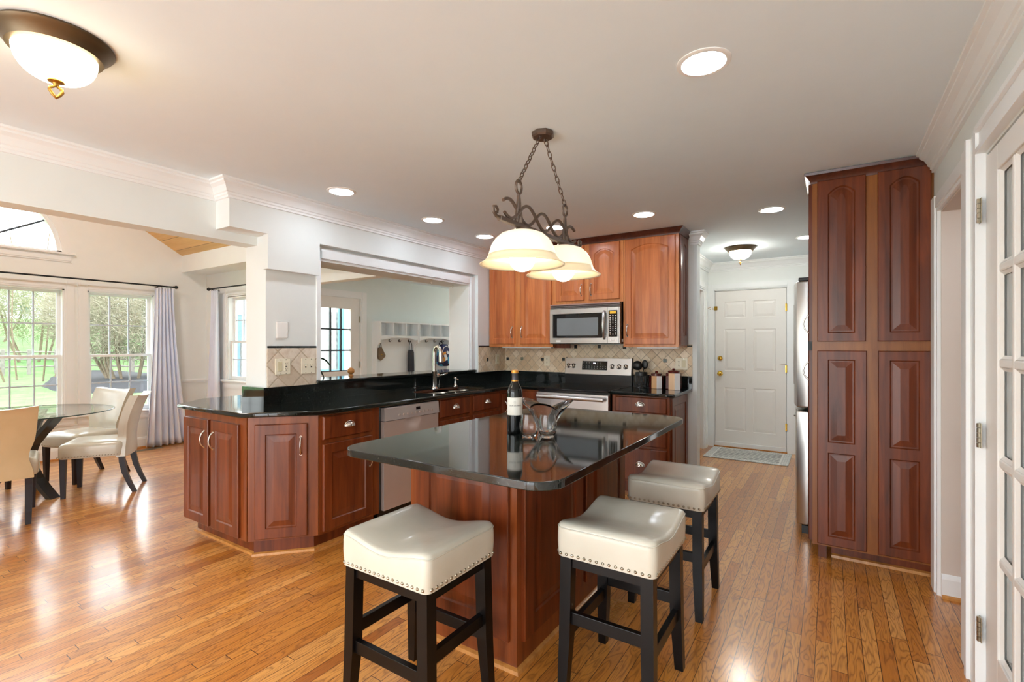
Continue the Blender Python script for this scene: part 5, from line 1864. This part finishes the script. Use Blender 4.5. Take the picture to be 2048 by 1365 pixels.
def chair_parts(root):
    """faces local -y, origin on the floor under the seat centre"""
    m = MB()
    def seat_ring(s, z):
        return [(x*s, y*s-.0, z) for x, y in rrect(-.235, .235, -.25, .20, .05, 5)]
    k = len(seat_ring(1, 0))
    R = [seat_ring(.985, .345), seat_ring(1, .36), seat_ring(1.0, .435), seat_ring(.985, .455), seat_ring(.93, .468), seat_ring(.75, .478), seat_ring(.4, .484), seat_ring(.05, .485)]
    vs = [p for q in R for p in q]
    fs = [(q*k+i, q*k+(i+1) % k, (q+1)*k+(i+1) % k, (q+1)*k+i) for q in range(len(R)-1) for i in range(k)]
    fs += [tuple(range(k-1, -1, -1)), tuple((len(R)-1)*k+i for i in range(k))]
    s = obj('seat', m.add(vs, fs), 'leather', root, smooth=50)
    m = MB()
    for i in range(22):
        x = -.22+.44*i/21
        m.sphere((x, -.251, .362), .005, 6, 4)
    obj('nailhead_row', m, 'hinge', s)
    for sg in (-1, 1):
        m = MB()
        for i in range(20):
            m.sphere((sg*.2365, -.23+.40*i/19, .362), .005, 6, 4)
        obj('nailhead_row', m, 'hinge', s)
    # back: shaped panel, waisted at the seat, flared at the top, rolled top edge
    def half(z):
        t = (z-.33)/.55
        return .215-.030*math.exp(-((t-.30)/.16)**2)+.028*max(0, t-.35)/.65
    def yc(z):
        return .195+.02*max(0, (z-.42))/.46+.085*max(0, (z-.5)/.38)**2
    zs = [.33+.55*i/18 for i in range(19)]
    for nm, mt, o0, o1 in (('backrest', 'leather', -.030, .012), ('back_cover', 'leather_tan' if root.get('tan') else 'leather', .0125, .034)):
        m = MB()
        vs, fs = [], []
        nu = 10
        for z in zs:
            for side in (o0, o1):
                for i in range(nu+1):
                    u = -1+2*i/nu
                    rise = -.018*(1-u*u) if z > .87 else 0
                    vs.append((u*half(z), yc(z)+side+.022*(1-u*u)-.008, z+rise))
        W2 = 2*(nu+1)
        for j in range(len(zs)-1):
            for i in range(nu):
                a = j*W2+i
                fs.append((a, a+1, a+W2+1, a+W2))
                b = j*W2+nu+1+i
                fs.append((b, b+W2, b+W2+1, b+1))
            a, b = j*W2, j*W2+nu+1
            fs += [(a, a+W2, b+W2, b), (a+nu, b+nu, b+nu+W2, a+nu+W2)]
        for j in (0, len(zs)-1):
            for i in range(nu):
                a = j*W2+i
                fs.append((a, a+nu+1, a+nu+2, a+1) if j == 0 else (a, a+1, a+nu+2, a+nu+1))
        bk = obj(nm, m.add(vs, fs), mt, root, smooth=40)
    for sx in (-1, 1):
        m = MB()
        vs = []
        for z, h in ((.35, .022), (0, .015)):
            x, y = sx*.195, -.215
            vs += [(x-h, y-h, z), (x+h, y-h, z), (x+h, y+h, z), (x-h, y+h, z)]
        obj('leg', m.add(vs, [(0, 1, 2, 3), (7, 6, 5, 4)]+[(i, (i+1) % 4, 4+(i+1) % 4, 4+i) for i in range(4)]), 'espresso', root)
        m = MB()
        pr = [(.19, .36, .022), (.195, .28, .021), (.215, .18, .020), (.25, .08, .018), (.285, 0, .016)]
        vs, fs = [], []
        for y, z, h in pr:
            x = sx*.185
            vs += [(x-h, y-h, z), (x+h, y-h, z), (x+h, y+h, z), (x-h, y+h, z)]
        for j in range(len(pr)-1):
            fs += [(j*4+i, j*4+(i+1) % 4, j*4+4+(i+1) % 4, j*4+4+i) for i in range(4)]
        fs += [(0, 1, 2, 3), tuple((len(pr)-1)*4+q for q in (3, 2, 1, 0))]
        obj('leg', m.add(vs, fs), 'espresso', root)
def face(d):
    return math.atan2(d[0], -d[1])
G = 'cream leather dining chairs at the glass table'
c1 = thing('dining_chair', 'cream leather dining chair seen from the side, nearest the peninsula', 'chair', (-5.625, 1.700, 0), face((-.52, -.85)), G)
chair_parts(c1)
dup(c1, (-6.30, 1.77, 0), face((.30, -.95)), 'cream leather dining chair between the glass table and the windows, facing the kitchen')
dup(c1, (-6.50, .97, 0), face((.85, .35)), 'cream leather dining chair at the left picture edge beyond the glass table')
c4 = thing('dining_chair', 'leather dining chair with its tan back towards the kitchen', 'chair', (-5.335, .965, 0), face((-.97, .24)), G)
c4['tan'] = 1
chair_parts(c4)

# ---------------------------------------------------------------- mudroom lockers and what hangs there
M['locker'] = plain('white_lacquer', (236, 240, 242), .4, var=.01)
def locker(y0, label):
    r = thing('hall_tree', label, 'hall tree', (-6.114, y0, 0), PI/2, 'white hall tree units in the mudroom')
    w, d = .85, .195
    for x in (0, w-.022):
        pr = [(0, 0), (-d-.15, 0), (-d-.15, .475), (-.10, .475), (-.10, 1.24)]+[(-.10-(d-.10)*(1-math.cos(a)), 1.24+.13*math.sin(a)) for a in [PI/2*i/8 for i in range(1, 9)]]+[(-d, 1.69), (0, 1.69)]
        obj('side_panel', MB().prism_to([(x, y, z) for y, z in pr], (.022, 0, 0)), 'locker', r)
    obj('top_board', MB().box(-.004, w+.004, -d-.008, 0, 1.69, 1.712), 'locker', r)
    obj('back_panel', MB().box(.022, w-.022, -.012, 0, 0, 1.69), 'locker', r)
    obj('shelf', MB().box(.022, w-.022, -d, -.012, 1.468, 1.488), 'locker', r)
    m = MB()
    pts = [(.022, 1.468), (w-.022, 1.468), (w-.022, 1.42)]
    for i in range(15):
        t = i/14
        x = w-.08-(w-.16)*t
        pts.append((x, 1.42+.030*min(1, 5*min(t, 1-t))))
    pts.append((.022, 1.42))
    m.prism_to([(x, -d, z) for x, z in pts], (0, .018, 0))
    obj('apron', m, 'locker', r)
    for k in (1, 2):
        x = w*k/3
        obj('divider', MB().box(x-.009, x+.009, -d+.004, -.012, 1.488, 1.69), 'locker', r)
    obj('bench', MB().box(.022, w-.022, -d-.16, -.012, .44, .475).box(.022, w-.022, -d-.14, -.012, 0, .06), 'locker', r)
    for x in (.125, .345, .565, .785):
        m = MB().box(x-.008, x+.008, -.018, -.012, 1.385, 1.425)
        m.tube([(x, -.016, 1.395), (x, -.045, 1.388), (x, -.06, 1.40), (x, -.062, 1.412)], .0045, 6)
        m.tube([(x, -.016, 1.418), (x, -.032, 1.425), (x, -.036, 1.434)], .004, 6)
        obj('coat_hook', m, 'black_metal', r)
    return r
locker(5.285, 'white hall tree unit with the brown pouch, left of the two')
locker(6.150, 'white hall tree unit with the backpack, right of the two')
M['brown'] = plain('brown_suede', (122, 102, 78), .7, var=.15, nscale=18)
M['dark_cloth'] = plain('charcoal_cloth', (52, 56, 64), .75, var=.2)
def backpack_cloth():
    m = Mat('navy_patterned_cloth')
    v = m.coord()
    vo = m.n('TexVoronoi')
    vo.inputs['Scale'].default_value = 16
    m.l(v, vo.inputs['Vector'])
    sep = m.n('SeparateColor')
    m.l(vo.outputs['Color'], sep.inputs[0])
    c = m.ramp(sep.outputs[0], [(0, lin((28, 36, 84))), (.52, lin((30, 40, 92))), (.56, lin((60, 150, 190))), (.68, lin((226, 228, 232))), (.76, lin((220, 150, 60))), (.84, lin((34, 40, 70))), (1, lin((120, 128, 140)))])
    for e in m.t.nodes:
        if e.bl_idname == 'ShaderNodeValToRGB':
            e.color_ramp.interpolation = 'CONSTANT'
    m.base(c)
    m.set(Roughness=.7)
    return m.m
M['backpack'] = backpack_cloth()
HX = -6.114+.058
r = thing('pouch', 'small brown wristlet pouch hanging from the first hook', 'pouch', (HX, 5.41, 1.41))
obj('strap', MB().tube([(-.002, 0, -.008), (.005, -.012, -.06), (.008, -.03, -.125), (.01, .03, -.215), (.008, .012, -.10), (-.002, .004, -.006)], .0035, 6), 'dark_cloth', r)
m = MB()
P0 = [(-.065, -.12), (.0, -.11), (.078, -.24), (.07, -.265), (-.01, -.325), (-.062, -.295), (-.072, -.21)]
m.prism_to([(.0, y, z) for y, z in P0], (.03, 0, 0))
obj('pouch_body', m, 'brown', r)
obj('clasp', MB().sphere((.032, .0, -.225), .012, 10, 6, (.5, 1.3, .8)), 'brass', r)
r = thing('umbrella', 'folded charcoal umbrella hanging from its loop in the hall tree', 'umbrella', (HX, 6.075, 1.41))
obj('loop', MB().tube([(.0, -.002, -.006), (.006, -.03, -.07), (.008, -.032, -.165), (.008, .03, -.165), (.006, .028, -.07), (0, .004, -.006)], .005, 6), 'dark_cloth', r)
m = MB().lathe([(.001, -.16), (.040, -.162), (.052, -.20), (.056, -.36), (.058, -.52), (.050, -.60), (.001, -.60)], (.012, 0, 0), 14)
obj('folded_canopy', m, 'dark_cloth', r, smooth=40)
obj('tip', MB().lathe([(.014, -.60), (.010, -.64), (.001, -.645)], (.012, 0, 0), 10), 'black_metal', r)
r = thing('backpack', 'navy patterned backpack hanging behind the faucet', 'backpack', (HX, 6.84, 1.41))
obj('hang_loop', MB().tube([(0, 0, -.004), (.02, -.05, -.05), (.02, -.04, -.08), (.02, .04, -.08), (.02, .055, -.05), (0, .004, -.004)], .008, 6), 'dark_cloth', r)
m = MB()
vs, fs = [], []
lv = [(-.06, .05, .04), (-.09, .085, .06), (-.15, .12, .075), (-.24, .145, .085), (-.33, .155, .09), (-.41, .15, .09), (-.45, .12, .075), (-.465, .08, .05)]
n = 20
for z, hy, hx in lv:
    for i in range(n):
        a = 2*PI*i/n
        c, s = math.cos(a), math.sin(a)
        vs.append((.085+hx*abs(c)**.7*(1 if c > 0 else -1), hy*abs(s)**.7*(1 if s > 0 else -1), z))
for j in range(len(lv)-1):
    fs += [(j*n+i, j*n+(i+1) % n, (j+1)*n+(i+1) % n, (j+1)*n+i) for i in range(n)]
fs += [tuple(range(n)), tuple((len(lv)-1)*n+i for i in range(n-1, -1, -1))]
b = obj('bag_body', m.add(vs, fs), 'backpack', r, smooth=50)
obj('front_pocket', MB().bbox(.165, .205, -.105, .105, -.42, -.24, .018), 'backpack', r, smooth=50)
obj('zipper', MB().tube([(.15, -.13, -.30), (.155, -.115, -.20), (.15, -.07, -.12), (.145, 0, -.095), (.15, .07, -.12), (.155, .115, -.20), (.15, .13, -.30)], .006, 6), 'white_plastic', r)
obj('side_strap', MB().tube([(.06, .15, -.30), (.08, .175, -.38), (.09, .15, -.44)], .008, 6), 'dark_cloth', r)

# ---------------------------------------------------------------- outdoors
def lawn_mat():
    m = Mat('spring_lawn')
    v = m.coord()
    n = m.noise(v, 1.2, 5, .7)
    n2 = m.noise(m.coord((9, 9, 9)), 3, 4, .7)
    c = m.ramp(n, [(.3, lin((78, 118, 58))), (.55, lin((102, 142, 76))), (.8, lin((136, 156, 98)))])
    c = m.mix(m.math('MULTIPLY', n2, .4), c, lin((56, 100, 42)))
    m.base(c)
    m.set(Roughness=.9)
    m.bump(n2, .5, .05)
    return m.m
M['lawn'] = lawn_mat()
M['mulch'] = plain('dark_mulch', (30, 29, 34), .9, var=.5, nscale=22)
M['bark'] = plain('grey_tan_bark', (118, 104, 86), .9, var=.25, nscale=12)
M['twig'] = plain('pale_budding_twigs', (150, 142, 124), .9, var=.15)
M['twig_green'] = plain('greenish_budding_twigs', (138, 140, 108), .9, var=.15)
M['fence'] = plain('weathered_fence_rail', (128, 122, 116), .9, var=.2)
M['house'] = plain('white_siding', (232, 234, 236), .7, var=.03)
M['siding'] = plain('blue_grey_siding', (88, 116, 134), .6, var=.06)
M['teal'] = plain('teal_blue_paint', (86, 138, 160), .5, var=.06)
M['bounce_paving'] = plain('pale_bounce_concrete', (228, 229, 232), .9, var=.05)  # kept pale to throw sky light up through the back openings
M['stone'] = plain('grey_brick', (150, 150, 150), .85, var=.3, nscale=14)
M['roof'] = plain('grey_roof', (120, 120, 124), .9, var=.1)
FWD = Vector((-math.sin(YAW), math.cos(YAW), 0))
RGT = Vector((math.cos(YAW), math.sin(YAW), 0))
def at(u, v, d):
    """photo pixel (u, v) at forward distance d from the camera"""
    return FWD*d+RGT*((u-1024)/976.7*d)+Vector((0, 0, HC+(690.5-v)/976.7*d))
def ground_z(p):
    d = max(0, (-p.x-37)/40)
    return -.58+5.0*min(1, d)**1.3
def gfn(u, v):
    p = Vector((-7.75-74*u**1.5, -46+96*v, 0))
    p.z = ground_z(p)
    return p
o = obj('lawn', MB().grid(gfn, 40, 40), 'lawn', smooth=80)
tag(o, 'green lawn rising beyond the sunroom windows', 'lawn', kind='stuff')
o = obj('lawn', MB().box(-7.74, 3.3, 8.3, 34, -.66, -.58), 'lawn')
tag(o, 'strip of lawn beside the house', 'lawn', kind='stuff')
o = obj('reflector', MB().box(-7.6, 3.3, -14, -2.4, -.2, -.10), 'bounce_paving')  # unseen slab added to bounce sky light onto the kitchen ceiling
tag(o, 'unseen pale terrace behind the house', 'reflector', kind='stuff')
def on_ground(u, d):
    p = at(u, 690, d)
    p.z = ground_z(p)
    return p
# mulch bed and big shrub
c = on_ground(268, 26)
m = MB()
rnd = random.Random(4)
n = 40
rim = [(1+.12*math.sin(3*2*PI*i/n+1)+.05*rnd.random()) for i in range(n)]
ax = RGT*5.0
ay = (FWD-RGT*.741)*6.2
vs = []
for s, h in ((1, .0), (.94, .14), (.6, .26), (.2, .30)):
    for i in range(n):
        a = 2*PI*i/n
        p = c+ax*math.cos(a)*rim[i]*s+ay*math.sin(a)*rim[i]*s
        p.z = ground_z(p)+h
        vs.append(p)
fs = [(j*n+i, j*n+(i+1) % n, (j+1)*n+(i+1) % n, (j+1)*n+i) for j in range(3) for i in range(n)]+[tuple(3*n+i for i in range(n))]
o = obj('mulch_bed', m.add(vs, fs), 'mulch', smooth=60)
tag(o, 'dark mulch bed under the big bare shrub on the lawn', 'mulch', kind='stuff')
def twig_cloud(m, c, rx, ry, rz, count, L, r, rnd):
    for _ in range(count):
        while True:
            p = Vector((rnd.uniform(-1, 1), rnd.uniform(-1, 1), rnd.uniform(-1, 1)))
            if p.length < 1:
                break
        q = Vector((p.x*rx, p.y*ry, p.z*rz))+c
        d = Vector((p.x+rnd.uniform(-.9, .9), p.y+rnd.uniform(-.9, .9), p.z*.6+rnd.uniform(-.5, 1.0))).normalized()*L*rnd.uniform(.5, 1.3)
        k = d.orthogonal().normalized()
        mid = q+d*.5+k*rnd.uniform(-.12, .12)*L
        m.tube([q, mid, q+d], [r, r*.8, r*.3], 3)
def shrub(name, label, cat, base, h, w, stems, count, mat, seed, L=.7, r=.014, trunk=.07):
    rnd = random.Random(seed)
    t = thing(name, label, cat, base)
    m = MB()
    for i in range(stems):
        a = 2*PI*i/stems+rnd.uniform(-.3, .3)
        s = rnd.uniform(.25, .55)*w
        b = Vector((math.cos(a)*w*.16, math.sin(a)*w*.16, 0))
        pts = [b, b+Vector((math.cos(a)*s*.25, math.sin(a)*s*.25, h*.22)), Vector((math.cos(a)*s*.8, math.sin(a)*s*.8, h*.5)), Vector((math.cos(a)*s*1.2, math.sin(a)*s*1.2, h*.8))]
        m.tube(pts, [trunk, trunk*.8, trunk*.5, trunk*.2], 6)
    obj('trunk', m, 'bark', t, smooth=60)
    m = MB()
    twig_cloud(m, Vector((0, 0, h*.64)), w*.62, w*.62, h*.42, count, L, r, rnd)
    o = obj('twigs', m, mat, t, recalc=False)
    o['kind'] = 'stuff'
    return t
shrub('bare_shrub', 'big many-stemmed shrub with pale bare twigs in the mulch bed', 'shrub', on_ground(262, 24.5), 5.2, 5.2, 14, 13000, 'twig', 11, .65, .0095)
shrub('bare_tree', 'budding tree behind the fence, left of the big shrub', 'tree', on_ground(70, 34), 7.0, 6.0, 5, 4500, 'twig_green', 12, 1.0, .014, .09)
shrub('bare_tree', 'budding tree on the slope at the left picture edge', 'tree', on_ground(-30, 40), 8.0, 7.0, 4, 3500, 'twig', 13, 1.1, .015, .09)
shrub('bare_tree', 'pale budding tree far behind the big shrub', 'tree', on_ground(290, 40), 9.0, 9.0, 5, 5000, 'twig_green', 14, 1.2, .016, .09)
shrub('bare_tree', 'tall thin-branched tree showing in the half-round window', 'tree', on_ground(60, 26), 13.0, 6.5, 4, 380, 'twig', 15, 1.2, .012, .05)
# split-rail fence
r = thing('split_rail_fence', 'weathered split-rail fence crossing the lawn', 'fence', (0, 0, 0))
pp = [on_ground(u, d) for u, d in ((-60, 27), (5, 28), (58, 29), (112, 30), (165, 31), (215, 31.5), (265, 32), (315, 32.5), (365, 33))]
for i, p in enumerate(pp):
    obj('post', MB().bbox(p.x-.09, p.x+.09, p.y-.09, p.y+.09, p.z-.2, p.z+1.5, .02), 'fence', r)
    if i:
        q = pp[i-1]
        for h in (.45, .90, 1.32):
            obj('rail', MB().tube([q+Vector((0, 0, h)), p.lerp(q, .5)+Vector((0, 0, h+.03)), p+Vector((0, 0, h-.02))], .055, 6), 'fence', r)
# far white house
b = at(20, 640, 62)
r = thing('house', 'white house up the hill behind the bare trees', 'house', b, YAW+.15)
obj('wall', MB().prism_to([(-5, 0, -3), (6, 0, -3), (6, 0, 3), (.5, 0, 6), (-5, 0, 3)], (0, 8, 0)), 'house', r)
obj('roof', MB().prism_to([(-5.4, -.3, 2.85), (.5, -.3, 6.05), (6.4, -.3, 2.85), (6.4, -.3, 3.15), (.5, -.3, 6.4), (-5.4, -.3, 3.15)], (0, 8.6, 0)), 'roof', r)
for x in (-1.6, .2, 1.7):
    w = obj('window', MB().box(x-.5, x+.5, -.06, 0, .9, 2.3), 'siding', r)
    obj('window_frame', MB().box(x-.6, x+.6, -.05, 0, .8, .9).box(x-.6, x+.6, -.05, 0, 2.3, 2.4).box(x-.04, x+.04, -.075, 0, .9, 2.3), 'house', w)
# neighbouring wing and porch outside the side window and the nine-pane door
r = thing('porch_wing', 'white house wing with blue-grey window panels outside the side window', 'house wing', (-8.0, 6.3, -.55))
obj('wall', MB().box(-7.0, .0, 0, 3, 0, 4.2), 'house', r)
for x in (-4.05, -3.35):
    w = obj('window', MB().box(x-.24, x+.24, -.03, 0, 1.0, 2.62), 'siding', r)
    obj('window_frame', MB().box(x-.30, x-.24, -.05, 0, .94, 2.68).box(x+.24, x+.30, -.05, 0, .94, 2.68).box(x-.24, x+.24, -.05, 0, 2.62, 2.68).box(x-.24, x+.24, -.05, 0, .94, 1.0), 'house', w)
w = obj('window', MB().box(-.62, -.30, -.04, 0, .9, 2.55), 'stone', r)
obj('shutter', MB().bbox(-.24, -.05, -.05, 0, .85, 2.75, .01), 'teal', r)
obj('corner_board', MB().box(-.02, .10, -.06, .1, 0, 4.2), 'house', r)
obj('rail', MB().box(-1.2, .5, -.5, -.42, 1.33, 1.42).box(-1.2, .5, -.5, -.42, .9, .96), 'teal', r)
r = thing('porch_post', 'white porch post outside the nine-pane door', 'post', (-7.62, 5.22, -.55))
obj('shaft', MB().bbox(-.06, .06, -.06, .06, 0, 3.6, .008), 'house', r)
obj('base', MB().bbox(-.08, .08, -.08, .08, 0, .18, .008), 'house', r)
text_parent = bpy.data.objects.get('window_5')
t = text_obj('Pink', .15, 'house', None, (-6.60, 3.553, 1.60), (PI/2, 0, 0), name='window_decal', mirror=True)
t.parent = text_parent
t.location = (-.04, .092, 1.655)
t['label'] = 'white mirrored lettering on the pane'
